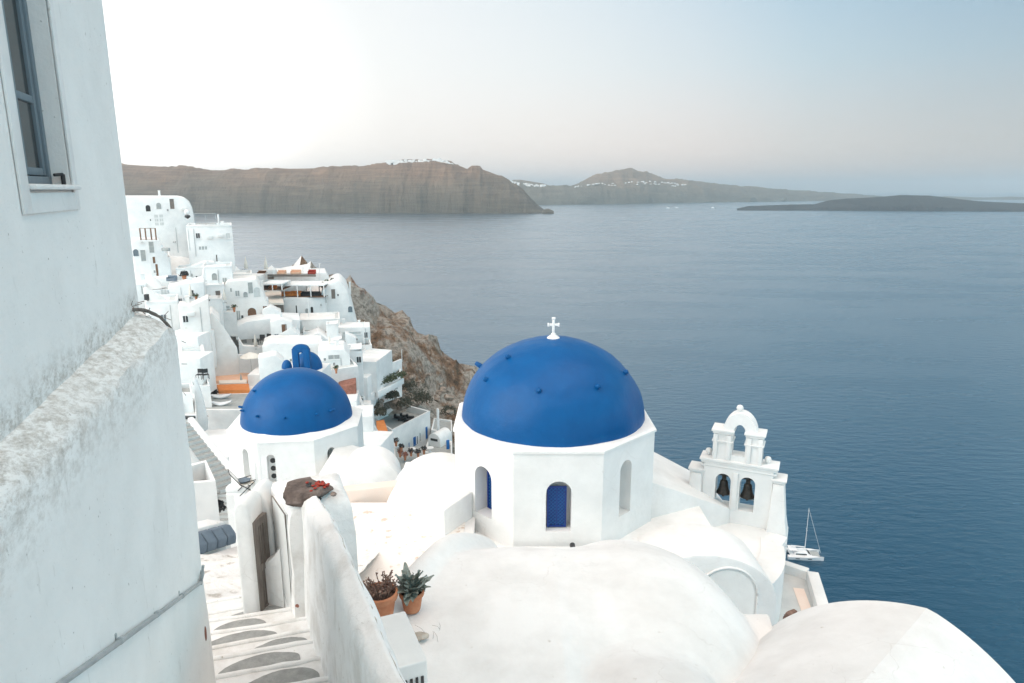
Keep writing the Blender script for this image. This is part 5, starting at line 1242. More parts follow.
PH([(266, 303), (284, 303), (281, 291), (261, 290)], 120, .35, 'sloping cream sail awning left of the restaurant', [], par_=0, m_='canvas', name='sail_awning', cat='awning')
QH([(267, 305), (283, 304)], 121.5, 3, 12, 'brown wooden bar front under the cream sail awning', [('arch', 278, 311, 5, 6, 'dark')], m_='wood', name='wooden_bar', cat='bar')
for px, py, w_, m_, lab in ((262, 275, 1.6, 'brown', 'brown sofa at the left end of the roof terrace'), (268, 279, 2.4, 'wood', 'grey wooden bench at the left of the roof terrace'), (282, 274.5, 1.6, 'peach', 'pink sofa on the roof terrace near the white tent'), (296, 274, 2.0, 'peach', 'pink sofa in the middle of the roof terrace'), (312, 274, 1.5, 'red', 'red bench seat on the roof terrace by the masts')): sofa(px, py, 135, w_, m_, lab)
mb = MB(); a_, b_ = at(268, 276, 134), at(316, 275, 134); mb.box(a_.x, b_.x, 133.7, 133.9, a_.z-.1, a_.z+.35); tag(mb.build('planter_rail', 'wood'), 'long dark wooden rail along the front of the roof terrace', 'rail')
closed_parasol(246.5, 256, 272, 128, 'closed beige parasol on the skyline, left of the pair', 'canvas'); closed_parasol(266.5, 256, 273, 132, 'closed beige parasol on the skyline beside the white tent', 'canvas')
for i, (px, y0, y1) in enumerate(((303, 267, 276), (309, 263, 276), (314, 268, 276), (319.5, 263, 281))):
    b_, t = at(px, y1, 136), at(px, y0, 136); mb = MB(); mb.tube([b_, t], .06, 6); mb.tube([t-Vector((.25, 0, .1)), t+Vector((.25, 0, -.1))], .03, 4); tag(mb.build('mast', V), ['thin white mast on the roof terrace, leftmost of four', 'thin white mast on the roof terrace, second from left', 'short thin white mast on the roof terrace, third from left', 'thin white mast at the right end of the roof terrace'][i], 'mast', 'masts on the roof terrace')
c = at(272, 274, 135); mb = MB(); mb.lathe([(1.1, 0), (1.0, .9), (.1, 1.7)], c=c, n=6); tag(mb.build('tent', V, smooth=0), 'little white pointed tent on the roof terrace', 'tent')
plant(328, 280, 133, 1.3, 'bushy green shrub at the right end of the roof terrace', 'leafgreen', 260, .28, 'shrub', 'shrub'); plant(324, 282, 131, .9, 'low green shrub just left of the bushier one by the roof terrace', 'leafgreen', 160, .25, 'shrub', 'shrub'); plant(333, 278, 134, .8, 'dark shrub on the crest nearest the steep white slope', 'bush', 160, .25, 'shrub', 'shrub')
QH([(321, 292), (328, 284), (336, 280), (340, 281), (346, 288), (351, 303), (356, 322), (361, 338)], 129, 12, 12, 'large smooth white sloping house on the edge of the rocky cliff', [('win', 331, 314, 7, 5, 'lgrey'), ('win', 325, 303, 3, 1, 'dark')], bev=.35)
QH([(299, 320), (340, 320)], 117, 7, 14, 'blank white block in front of the restaurant with a dark wedge opening', [('win', 306, 332, 9, 1.5, 'dark'), ('win', 315, 335, 7, 5, 'dark'), ('win', 328, 341, 1, 5, 'grey'), ('door', 301, 325, 3, 8, 'lgrey')], par_=.3)
QH([(298, 340), (318, 333), (330, 341), (342, 338)], 110, 5, 12, 'low white house with sloped roof edges below the blank white block', [('win', 326, 344, 2, 7, 'lgrey')])
for i, (px, y0, y1, Y) in enumerate(((298, 322, 346, 106), (309, 300, 318, 120), (364.5, 322, 352, 108), (402, 350, 362, 122), (262, 440, 482, 24))):
    b_, t = at(px, y1, Y), at(px, y0, Y); mb = MB(); mb.lathe([(.07 if Y > 50 else .02, 0), (.05 if Y > 50 else .012, t.z-b_.z)], c=b_, n=8); mb.lathe([(.0, 0), (.12 if Y > 50 else .03, .05), (0, .1)], c=t, n=8)
    tag(mb.build('pole', V), ['thin white pole in front of the blank white block', 'thin white pole against the restaurant front', 'tall thin white pole above the shrub terraces', 'short white post at the right end of the shrub terraces', 'thin white pole standing in front of the smaller domed church'][i], 'pole', None)
PH([(338, 347), (372, 345), (367, 333), (341, 334)], 112, 8, 'white house with a shaded roof terrace on the right edge of the village', [('door', 352, 352, 4, 5, 'lgrey')], par_=.9, floor='grey')
QH([(338, 327.5), (370, 327)], 117, 5, 3, 'white roof slab behind the shaded terrace at the village edge', [('win', 352, 333, 18, 3, 'lgrey'), ('win', 366, 335, 4, 6, 'dark')])
# --- middle: behind the smaller dome
QH([(262, 346), (270, 343), (322, 343), (326, 352)], 97, 6, 12, 'long white house right behind the blue bell arch', [('win', 322, 357, 3.5, 9, 'grey')], bev=.15)
QH([(318, 350), (344, 349), (350, 356)], 94, 6, 12, 'white house with a dark recessed window and red stone base', [('win', 334, 357, 12, 5, 'grey')])
mb = MB(); a_, b_ = at(320, 363, 90), at(361, 360, 90)
PH([(318, 372), (358, 366), (345, 352), (318, 354)], 90, 7, 'white terrace house above the red stone wall, right of the smaller dome', [], par_=.3, floor='lgrey')
QH([(338, 387), (356, 383)], 89, 3, 12, 'rough red stone retaining wall under the white terrace house', m_='brick', name='stone_wall', cat='wall')
b3 = at(297, 366, 70); bl = empty('blue_roofed_chapel', (b3.x+.8, b3.y+1, b3.z-3), 'small chapel with a bright blue dome and blue bell arch behind the smaller church dome', 'chapel')
Ri = Matrix.Translation(-Vector(bl.location)); mb = MB(); s_ = 70/F/.98
w1 = at(292, 360, 70); wA = at(291.5, 350, 70); wB = at(309, 350, 70); base = b3.z-.8; topz = at(300, 346, 70).z; cxx = (wA.x+wB.x)/2; W_ = wB.x-wA.x
wallhole(mb, cxx-W_/2, cxx+W_/2, 0, .45, base, topz-.35, [(cxx+.0, base+.3, W_*.30, (topz-base)*.66)]); mb.slabxz([(cxx+W_*.46*math.cos(PI*i/12), topz-.36+.5*math.sin(PI*i/12)) for i in range(13)], 0, .45)
mb.xf(Ri @ Matrix.Translation((0, 70, 0))); mb.build('bell_arch', 'blue', bl, bevel=.05)
c = at(308, 368, 72.5); mb = MB(); mb.lathe([(1.55*math.cos(PI/2*k/16)+.001, 1.85*math.sin(PI/2*k/16)) for k in range(17)], c=(c.x, c.y, c.z), n=40, caps=False); mb.xf(Ri); mb.build('dome', 'blue', bl, smooth=180)
c2_ = at(287, 368, 71); mb = MB(); mb.lathe([(.55*math.cos(PI/2*k/10)+.001, .9*math.sin(PI/2*k/10)) for k in range(11)], c=(c2_.x, c2_.y, c2_.z), n=24, caps=False); mb.xf(Ri); mb.build('side_dome', 'blue', bl, smooth=180)
mb = MB(); mb.box(c.x-2.6, c.x+1.9, c.y-1.5, c.y+2.2, c.z-5, c.z+.0); mb.xf(Ri); mb.build('wall', V, bl, bevel=.05)
# --- right shrub terraces
def wallseg(pa_, Ya, pb_, h, t, lab, nm='terrace_wall', m_=V):
    A = at(*pa_, Ya); B = atz(*pb_, A.z); d = (B-A); d.normalize(); n_ = Vector((-d.y, d.x, 0))*t
    mb = MB(); mb.loft([[A+Vector((0, 0, -h)), B+Vector((0, 0, -h)), B+n_+Vector((0, 0, -h)), A+n_+Vector((0, 0, -h))], [A, B, B+n_, A+n_]]); return tag(mb.build(nm, m_, bevel=.06), lab, 'wall')
PH([(346, 362), (376, 362), (392, 350), (366, 348)], 104, 5, 'white flat-roofed house with sharp corners above the green hedges', [('win', 357, 368, 2, 3, 'grey')], par_=.25, floor=V)
PH([(362, 384), (401, 372), (401, 362), (372, 366)], 108, 4.5, 'white stepped terrace house with a hedge growing on its roof', [], par_=.35, floor='bush')
wallseg((361, 376), 107, (402, 359), 2.2, .4, 'white wall holding the upper hedge, ending at the cliff')
wallseg((362, 398), 101, (386, 387), 1.3, .4, 'short white wall low down among the bushes')
wallseg((378, 392), 104, (404, 378), 1.0, .4, 'low white wall crossing the rocky ground under the hedges')
hedge = [(364, 366), (369, 364), (374, 363), (379, 361), (384, 359), (389, 357)]
for i, (px, py) in enumerate(hedge): pass
def hedgerow(pa_, pb_, Y, r_, n, lab, m_='leafgreen'):
    A = at(*pa_, Y); B = atz(*pb_, A.z); mb = MB(); rg = random.Random(int(pa_[0]))
    for k in range(n): leaves(mb, A.lerp(B, (k+.5)/n)+Vector((0, 0, -.2)), r_*rg.uniform(.7, 1.2), 90, .22, .8, rg)
    return tag(mb.build('hedge', m_, smooth=0), lab, 'hedge')
hedgerow((362, 369), (392, 359), 109, .9, 9, 'upper green hedge on the roof of the white stepped terrace')
hedgerow((366, 387), (404, 374), 104, 1.1, 11, 'lower green hedge below the white stepped terrace')
for px, py, Y, r_, m_, lab in ((352, 390, 101, 2.0, 'bush', 'big grey bush just right of the red stone wall'), (358, 402, 100, 1.6, 'bush', 'grey bush below the biggest one beside the white steps'), (347, 382, 104, 1.2, 'bush', 'narrow grey-green bush above the red stone wall corner'), (378, 341, 138, 2.4, 'leafgreen', 'dark green tree-like bush at the top of the cliff slope'), (370, 336, 139, 1.8, 'leafgreen', 'dark green bush beside the tall thin pole'), (386, 334, 142, 1.6, 'bush', 'round dark bush right of the tree-like one on the slope'), (376, 350, 132, 1.4, 'leafgreen', 'green bush at the corner of the sharp-cornered house'),
                           (414, 385, 122, 2.6, 'bush', 'large dark bush in the gully below the cliff'), (408, 378, 124, 1.8, 'bush', 'dark bush at the upper end of the gully'), (423, 390, 122, 1.8, 'bush', 'dark bush at the lower right end of the gully'), (404, 396, 112, 1.4, 'bush', 'small dark bush on the rubble above the blue shutter house'), (392, 389, 112, 1.3, 'bush', 'small bush in the middle of the rocky terraces'), (372, 398, 106, 1.2, 'bush', 'small bush left of the rocky terraces'),                            (432, 360, 150, 1.4, 'bush', 'dry bush in the middle of the cliff face'), (380, 406, 104, 1.1, 'bush', 'low bush touching the sunken roof of the blue shutter house'), (448, 404, 126, 1.6, 'bush', 'dark bush at the foot of the cliff beside the large dome')):
    plant(px, py, Y, r_, lab, m_, 420, .2, 'bush', 'bush', .9)
# rubble rocks on the terraces
for i in range(46):
    px = rnd.uniform(366, 452); py = rnd.uniform(376, 408) if px < 420 else rnd.uniform(335, 405)
    if px > 425 and py < 300+(px-345)*.72+12: py += 30
    Y = 104+(px-366)*.25+(408-py)*.5; c = at(px, py, Y); s_ = rnd.uniform(.4, 1.3)
    tag(rock('boulder', (c.x, c.y, c.z-.2), s_, s_*.8, s_*.7, 'rock', i+50, 2, .4, rnd.random()*3), 'rough pale boulder among others on the rocky slope right of the village', 'boulder', 'boulders on the rocky slope')
# --- house with the blue shutters
PH([(392, 430), (430, 411), (400, 403), (371, 417)], 106, 7, 'white house with blue shutters and a deep sunken grey roof terrace', [('door', 426.5, 433, 3.0, 12, 'blueshut'), ('win', 420, 437, 2.2, 9, 'dark'), ('win', 414.5, 441, 4, 8, 'blueshut'), ('win', 409, 445, 1.4, 5, 'blueshut'), ('win', 417.3, 440, 1.2, 8, 'dark')], par_=1.1, floor='grey', t=.35)
zsr = at(392, 430, 106).z-1.05; rg = random.Random(3)
for i, (px, py) in enumerate(((398, 414), (404, 413), (410, 414), (402, 416), (408, 417))):
    c = atz(px, py+4, zsr+.1); mb = MB(); mb.box(c.x-.7, c.x+.7, c.y-.35, c.y+.35, c.z, c.z+.35, 0, rg.uniform(-.6, .6)); mb.box(c.x-.7, c.x-.3, c.y-.33, c.y+.33, c.z+.351, c.z+.7); tag(mb.build('lounger', 'dark', bevel=.04), 'dark lounger grouped in the sunken roof terrace of the blue shutter house', 'lounger', 'loungers on the sunken roof')
PH([(360, 450), (396, 462), (394, 430), (372, 424)], 100, 5, 'white flat-roofed annex left of the blue shutter house', [], par_=0, floor=V)
PH([(377, 431), (388, 431), (384, 420), (376, 421)], 98, .25, 'orange awning stretched above the white annex', [], par_=0, m_='orange', name='orange_awning', cat='awning')
PH([(354, 433), (364, 434), (358, 426), (354, 425)], 86, .25, 'small red awning at the edge of the smaller church drum', [], par_=0, m_='red', name='red_awning', cat='awning')
QH([(344, 392), (351, 398), (360, 408), (372, 420), (378, 432)], 92, .7, 12, 'long raking white wall descending from the red stone base', name='stair_wall', cat='wall')
flight('zigzag_stairs', 'narrow white stairs climbing between the bushes and the raking wall', (352, 396), 99, (361, 418), 92, 1.4, 9, V, (True, True), .25)
QH([(363, 404), (371, 404)], 98, 2, 12, 'little white cube shed at the foot of the narrow white stairs', name='white_shed', cat='shed')
c = at(434, 437, 108); vh = empty('round_vault_house', (c.x, c.y, c.z-4), 'small white round-vaulted house with one dark slot right of the blue shutters', 'house')
mb = MB(); barrel(mb, 0, 0, 3.5, 1.25, 3.2, 1.4, 0, 20); mb.xf(Matrix.Rotation(-.5, 4, 'Z')); mb.build('wall', V, vh, smooth=40); mb = MB(); mb.box(-.7, .7, -.04, .02, 3.3, 3.7); mb.xf(Matrix.Rotation(-.5, 4, 'Z')); mb.build('window', 'dark', vh)
PH([(431, 430), (452, 432), (452, 420), (434, 418)], 114, 4, 'small grey-floored terrace between the vaulted house and the large dome', [], par_=.35, floor='grey', name='terrace', cat='terrace')
PH([(424, 452), (452, 455), (452, 441), (428, 440)], 104, 3, 'white courtyard wall below the round-vaulted house', [], par_=.6, floor='grey', name='courtyard_wall', cat='wall')
QH([(436.5, 409), (439, 409)], 112, .5, 12, 'slim square white chimney post above the round-vaulted house', name='chimney_post', cat='post')
boxthing(448, 449, 103, .5, .4, 1.5, 'blueshut', 'blue_door', 'small blue door panel next to the big dome drum', 'door')
zz_ = at(405, 462, 100).z
mb = MB(); mb.prism([(p.x, p.y) for p in (atz(388, 448, zz_), atz(430, 446, zz_), atz(440, 475, zz_), atz(385, 480, zz_))], zz_-2, zz_); struct('alley', mb, 'grey')
for i, (px, py, m_) in enumerate(((391, 447, 'dark'), (396, 441, 'dark'), (401, 447, 'dark'), (400, 452, 'brick'), (405, 455, 'brick'), (418, 452, 'dark'), (424, 449, 'dark'), (411, 451, 'dark'))):
    plant(px, py, 100, .55, ['dark potted plant at the left end of the alley', 'dark potted plant against the white annex wall', 'dark potted plant in the middle of the alley', 'reddish potted plant in the alley', 'reddish potted plant nearest the drum in the alley', 'dark plant under the blue shutters', 'dark plant at the far corner of the blue shutter house', 'dark plant beside the first blue shutter'][i], m_, 60, .16)
for px, py, lab in ((412, 453, 'white table with tablecloth in the alley under the blue shutters'), (430, 452, 'white table beside the round-vaulted house')):
    c = at(px, py, 101); r = empty('table', c, lab, 'table'); mb = MB(); mb.lathe([(.6, .70), (.6, .75)], n=16); mb.build('tabletop', V, r); mb = MB(); mb.lathe([(.3, 0), (.06, .05), (.06, .7)], n=8); mb.build('leg', V, r)
# --- near stairs down beside the smaller church
flight('village_stairs', 'long grey stairs between white side walls descending towards the smaller domed church', (178, 424), 44.5, (230, 490), 40, 1.25, 15, 'grey', (True, False), .32)
flight('village_stairs', 'lowest few grey steps beside the dark hanging net', (226, 492), 39.8, (221, 524), 37.8, 1.4, 6, 'grey', (False, False))
QH([(178, 441), (187, 446), (207, 474), (217, 492), (218, 520)], 38.5, .5, 12, 'smooth white raking wall left of the long grey stairs', name='stair_wall', cat='wall', bev=.1)
PH([(186, 484), (216, 481), (206, 460), (184, 466)], 33, 5, 'white box-shaped walled yard left of the long grey stairs', [], par_=1.2, floor='lgrey', name='walled_yard', cat='wall', t=.25)
c = at(217, 505, 34); mb = MB(); leaves(mb, (c.x, c.y, c.z-.3), .42, 500, .10, 1.5, random.Random(2)); tag(mb.build('dark_creeper', 'dark', smooth=0), 'dark hanging creeper beside the lowest grey steps', 'creeper')
PH([(226, 494), (300, 494), (318, 482), (232, 480)], 27.5, 5, 'white roof terrace with low parapets in front of the smaller domed church', [], par_=.35, floor='lgrey', name='roof_terrace', cat='terrace', t=.25)
# director's chair, folded open
c = at(247, 492, 26.2); r = empty('folding_chair', c, 'dark framed folding chair with pale canvas and a cushion on the white roof terrace', 'chair', None, .5)
for y in (-.28, .28):
    for a_, b_ in (((-.32, y, 0), (.30, y, .52)), ((.32, y, 0), (-.30, y, .52))): mb = MB(); mb.tube([a_, b_], .018, 6); mb.build('leg', 'dark', r)
    mb = MB(); mb.tube([(-.3, y, .52), (.35, y, .58)], .018, 6); mb.build('armrest', 'dark', r)
mb = MB(); mb.tube([(-.22, -.28, .42), (-.62, -.28, 1.02), (-.62, .28, 1.02), (-.22, .28, .42), (-.22, -.28, .42)], .018, 6); mb.build('back_frame', 'dark', r)
mb = MB(); mb.loft([[(-.24, -.26, .44), (-.24, .26, .44), (-.23, .26, .45), (-.23, -.26, .45)], [(-.60, -.26, .98), (-.60, .26, .98), (-.59, .26, .99), (-.59, -.26, .99)]]); mb.build('back_canvas', V, r); mb = MB(); mb.box(-.25, .3, -.26, .26, .42, .45); mb.build('seat', 'canvas', r); mb = MB(); mb.lathe([(0, .46), (.22, .5), (.24, .56), (.0, .66)], c=(-.05, 0, 0), n=12); mb.build('cushion', 'cushion', r, smooth=60)
boxthing(238, 492, 26.6, .9, .5, .32, V, 'white_cushion', 'plump white cushion on the parapet beside the folding chair', 'cushion', .12)
# bench with slate cushions behind the gate pillar
A = at(196, 546, 12.6); B = at(236, 534, 13.8); d = (B-A).normalized(); be = empty('cushioned_bench', (A.x, A.y, A.z-.5), 'white built-in bench with a row of slate blue back cushions below the stairs', 'bench'); Ri = Matrix.Translation(-Vector(be.location)); n_ = Vector((-d.y, d.x, 0))
for k in range(4):
    a_ = A+(B-A)*(k/4); b_ = A+(B-A)*((k+.93)/4); mb = MB()
    q = [a_, b_]; mb.loft([[a_-Vector((0, 0, .22)), b_-Vector((0, 0, .22)), b_+n_*.10-Vector((0, 0, .22)), a_+n_*.10-Vector((0, 0, .22))], [a_-n_*.05, b_-n_*.05, b_+n_*.14, a_+n_*.14], [a_+n_*.10+Vector((0, 0, .22)), b_+n_*.10+Vector((0, 0, .22)), b_+n_*.24+Vector((0, 0, .22)), a_+n_*.24+Vector((0, 0, .22))]]); mb.xf(Ri); mb.build('cushion', 'cushion', be, bevel=.03, seg=3)
mb = MB(); c0, c1_ = A-n_*.05, B-n_*.05+d*.1; mb.loft([[A-n_*1.3-Vector((0, 0, 2)), c1_-n_*1.3-Vector((0, 0, 2)), c1_-Vector((0, 0, 2)), A-Vector((0, 0, 2))], [A-n_*1.3-Vector((0, 0, .30)), c1_-n_*1.3-Vector((0, 0, .30)), c1_-Vector((0, 0, .25)), A-Vector((0, 0, .25))]]); mb.xf(Ri); mb.build('seat', 'near', be, bevel=.05)
mb = MB(); mb.loft([[A+n_*.26-Vector((0, 0, 3)), B+n_*.26-Vector((0, 0, 3)), B+n_*.75-Vector((0, 0, 3)), A+n_*.75-Vector((0, 0, 3))], [A+n_*.26+Vector((0, 0, .28)), B+n_*.26+Vector((0, 0, .28)), B+n_*.75+Vector((0, 0, .28)), A+n_*.75+Vector((0, 0, .28))]]); mb.xf(Ri); mb.build('back_wall', 'near', be, bevel=.05)
# wooden frame, lamp, railing, plants of the upper cluster
c = at(149, 240, 112); r = empty('wooden_screen', c, 'open brown wooden screen frame standing on the roof of the hut', 'screen')
for x in (-1.3, -.45, .45, 1.2): mb = MB(); mb.box(x-.09, x+.09, -.06, .06, 0, 1.9); mb.build('post', 'brown', r)
for z in (.1, 1.85): mb = MB(); mb.box(-1.3, 1.3, -.05, .05, z, z+.07); mb.build('rail', 'brown', r)
c = at(187.5, 217, 124); r = empty('roof_lamp', c, 'white globe lamp on a dark bracket at the corner of the big vaulted house', 'lamp'); mb = MB(); mb.lathe([(0, .3), (.45, .55), (.5, .9), (.3, 1.25), (0, 1.35)], n=16); mb.build('globe', 'hull', r, smooth=60); mb = MB(); mb.lathe([(.1, -.3), (.5, .0), (.42, .32)], n=12); mb.build('bracket', 'dark', r)
boxthing(166, 251, 112, 1.2, .5, .5, 'grey', 'outdoor_unit', 'grey air conditioning unit fixed beside the hut roof', 'air conditioner')
r = empty('roof_railing', at(206, 225, 122), 'thin dark railing round the flat roof of the square house', 'railing')
for x in (-1.8, 0, 1.8): mb = MB(); mb.tube([(x, 0, 0), (x, 0, 2.0)], .04, 5); mb.build('post', 'metal', r)
mb = MB(); mb.tube([(-1.8, 0, .2), (1.8, 0, .2)], .06, 5); mb.build('rail', 'dark', r); mb = MB(); mb.tube([(-1.8, 0, 2.0), (1.8, 0, 2.0)], .04, 5); mb.build('rail', 'metal', r)
boxthing(219, 224.5, 123, .25, .25, 1.8, V, 'chimney', 'thin white chimney on the roof of the square house', 'chimney')
plant(184, 275, 110, .75, 'black-leaved potted plant on the terrace under the big vaulted house', 'dark', 200, .16)
plant(243, 272, 127, .5, 'small dark potted plant on the skyline left of the parasols', 'dark', 80, .14)
sofa(172, 281, 106, 1.4, 'cushion', 'blue-grey outdoor sofa on the terrace near the black plant')
hedgerow((191, 308), (208, 299), 93, .4, 7, 'dark strip of clipped vine on the sloping white wall top', 'dark')
for px, py, Y, lab in ((262, 344, 104, 'dark armchair on the terrace under the flat canopy roof, nearest the edge'), (269, 343, 104.5, 'dark armchair on the terrace right of the one nearest the edge')): chair(px, py, Y, 1.5, lab)
boxthing(147, 300, 93, .5, .5, .8, 'dark', 'water_tank', 'dark water tank at the edge of the foreground wall', 'tank')
QH([(250, 300), (262, 297), (268, 300)], 118, 4, 12, 'small white house wedged between the lattice-window house and the restaurant awning')
QH([(215, 296), (226, 296)], 115, 3, 12, 'narrow white house left of the lattice-window house', par_=.3)
QH([(186, 268), (203, 262), (214, 262)], 118, 3, 12, 'white house with a slanting parapet above the wide low block')
QH([(150, 292), (170, 292)], 101, 4, 12, 'white room with a flat roof just below the tent-shaped canopy', par_=.4)
QH([(262, 310), (270, 306), (281, 312)], 114, 3, 12, 'low gabled white house in front of the wooden bar')
QH([(342, 352), (362, 348)], 101, 4, 12, 'white house with a plain parapet between the shaded terrace and the hedges', par_=.35)
QH([(300, 372), (318, 366), (330, 372)], 88, 4, 12, 'white gabled room just right of the blue roofed chapel')
QH([(258, 358), (276, 355), (284, 362)], 88, 3, 12, 'white gabled room just left of the blue roofed chapel')
QH([(242, 300), (256, 294), (262, 298)], 116, 3, 12, 'little white house behind the arched doorway house')
PH([(285, 352), (305, 352), (303, 344), (286, 344)], 100, 4, 'tiny white roof terrace behind the blue bell arch', [], par_=.5, floor='grey')
PH([(218, 312), (236, 312), (234, 304), (219, 304)], 108, 4, 'tiny white roof terrace left of the arched doorway', [], par_=.6, floor='lgrey')
PH([(182, 300), (200, 297), (198, 290), (183, 291)], 101, 4, 'tiny white roof terrace above the dark vine strip', [], par_=.5, floor='lgrey')
for i, (px, py, Y, lab) in enumerate(((225, 300, 107, 'closed pale parasol on the tiny terrace left of the arched doorway'), (256, 346, 104, 'closed pale parasol in front of the arched terrace room'), (330, 348, 98, 'closed pale parasol beside the dark recessed window'), (353, 345, 113, 'closed pale parasol on the shaded roof terrace'), (191, 296, 100, 'closed pale parasol on the tiny terrace above the vine strip'))): closed_parasol(px, py-12, py+3, Y, lab, 'canvas')
for px, py, Y, r_, lab in ((234, 307, 107, .5, 'small green potted plant on the tiny terrace left of the arched doorway'), (196, 296, 100, .45, 'small green potted plant on the tiny terrace above the vine strip'), (290, 351, 99, .5, 'small green potted plant on the tiny terrace behind the blue bell arch'), (270, 352, 103, .5, 'small green potted plant below the arched terrace room'), (345, 344, 112, .5, 'small green potted plant in the shaded roof terrace'), (336, 368, 89, .45, 'small green potted plant on the white terrace house'), (237, 394, 92, .45, 'small green potted plant right of the bean bags'), (205, 417, 80, .4, 'small green potted plant on the broad retaining wall')): plant(px, py, Y, r_, lab, 'leafgreen', 70, .12)
QH([(270, 322), (280, 319), (292, 322)], 104, 4, 12, 'small gabled white house in front of the flat canopy roof')
QH([(308, 344), (318, 344)], 99, 3, 12, 'narrow white house behind the right side of the blue bell arch', par_=.3)
QH([(326, 326), (338, 323)], 113, 3, 12, 'small white cube leaning on the blank white block', par_=.3)
QH([(345, 333), (356, 338)], 109, 2, 12, 'little white lean-to on the shaded terrace house')
PH([(268, 340), (284, 341), (283, 334), (269, 333)], 103, 4, 'tiny white roof terrace below the small gabled house', [], par_=.6, floor='grey')
PH([(303, 332), (320, 332), (318, 325), (304, 325)], 113, 4, 'tiny white roof terrace cut into the blank white block', [], par_=.6, floor='grey')
PH([(228, 286), (246, 285), (245, 280), (230, 280)], 114, 3, 'tiny white roof terrace on the lattice-window house', [], par_=.5, floor='lgrey')
PH([(150, 258), (170, 257), (168, 250), (152, 251)], 114, 4, 'tiny white roof terrace beside the brown door hut', [], par_=.5, floor='lgrey')
# filler cube houses packed between the individually shaped ones
fill = [(228, 300, 116, 5), (260, 300, 122, 5), (275, 330, 112, 5), (172, 330, 88, 5), (176, 350, 82, 4), (262, 366, 90, 6), (280, 352, 100, 5), (300, 360, 96, 5), (330, 395, 84, 5), (350, 372, 100, 5), (345, 410, 80, 5), (360, 440, 76, 5), (185, 452, 44, 3), (225, 440, 62, 5), (245, 440, 50, 5), (205, 440, 66, 5), (240, 265, 128, 5), (160, 310, 96, 5), (150, 270, 110, 5), (320, 300, 130, 4)]
for i, (px, py, Y, s_) in enumerate(fill):
    c = at(px, py+6, Y); r = empty('cube_house', (c.x, c.y+2, c.z-5), 'plain low whitewashed cube packed between larger village houses', 'house', 'plain cubes between the village houses')
    mb = MB(); h_ = rnd.uniform(3.6, 4.6); mb.box(-s_*.5, s_*.5, 0, s_, -1, h_, 0, rnd.uniform(-.2, .2)); mb.build('wall', V, r, bevel=.12)
# --- catamaran at anchor
zs = SEA; c = atz(803, 556, zs); bt = empty('catamaran', (c.x, c.y, zs), 'white sailing catamaran with a bare mast anchored on the dark sea below the bell tower', 'boat', None, -.12)
def hullrings(y0):
    rings = []
    for k in range(15):
        t = k/14; x = -6+12.4*t; w_ = .95*(math.sin(PI*min(t*1.0+.12, 1))**.6 if t > .4 else 1)*(.9 if t < .4 else 1); w_ = max(w_*(1 if t < .95 else .4), .05); top = 1.15+.35*t; bot = -.4+(.5*max(0, t-.8)*5*.3)
        rings.append([(x, y0-w_, top), (x, y0-w_*.85, .2), (x, y0-w_*.35, bot), (x, y0+w_*.35, bot), (x, y0+w_*.85, .2), (x, y0+w_, top)])
    return rings
for y0 in (-2.6, 2.6): mb = MB(); mb.loft(hullrings(y0)); mb.build('hull', 'hull', bt, smooth=40); mb = MB(); mb.box(-3.6, -2.2, y0+(-.97 if y0 < 0 else .9), y0+(-.9 if y0 < 0 else .97), .62, .86); mb.box(.6, 2.0, y0+(-.97 if y0 < 0 else .9), y0+(-.9 if y0 < 0 else .97), .68, .92); mb.build('window', 'dark', bt)
mb = MB(); mb.box(-5, 2.6, -2.2, 2.2, .75, 1.25); mb.build('bridge_deck', 'hull', bt, bevel=.1)
mb = MB(); mb.loft([[(-3.6, -2.1, 1.2), (2.4, -1.7, 1.2), (2.4, 1.7, 1.2), (-3.6, 2.1, 1.2)], [(-3.4, -1.8, 2.3), (.8, -1.2, 2.2), (.8, 1.2, 2.2), (-3.4, 1.8, 2.3)]]); cab = mb.build('cabin', 'hull', bt, bevel=.15, seg=3)
mb = MB(); mb.loft([[(1.25, -1.3, 1.9), (2.15, -1.5, 1.45), (2.15, 1.5, 1.45), (1.25, 1.3, 1.9)], [(1.35, -1.3, 2.0), (2.25, -1.5, 1.5), (2.25, 1.5, 1.5), (1.35, 1.3, 2.0)]]); mb.build('windscreen', 'dark', cab); mb = MB(); mb.box(-3.2, .6, -2.02, -1.9, 1.5, 1.9); mb.build('window', 'dark', cab)
mb = MB(); mb.box(-5.4, -2.6, -1.9, 1.9, 2.9, 3.02); mb.build('bimini', 'hull', bt, bevel=.04)
for x in (-5.2, -2.8):
    for y in (-1.7, 1.7): mb = MB(); mb.tube([(x, y, 1.1), (x, y, 2.9)], .05, 6); mb.build('post', 'metal', bt)
mb = MB(); mb.tube([(.4, 0, 2.1), (.4, 0, 19.0)], [.15, .09], 8); mb.build('mast', 'hull', bt); mb = MB(); mb.tube([(.3, 0, 3.6), (-4.6, 0, 3.9)], [.2, .22], 8); mb.build('boom', 'hull', bt)
mb = MB(); mb.tube([(.4, 0, 18.6), (6.0, 0, 1.6)], .06, 5); mb.build('forestay', 'hull', bt)
mb = MB(); mb.tube([(.4, -1.1, 10.5), (.4, 1.1, 10.5)], .06, 5); mb.build('spreader', 'hull', bt)
mb = MB(); mb.box(2.6, 5.4, -1.7, 1.7, 1.18, 1.22); mb.build('trampoline', 'grey', bt)
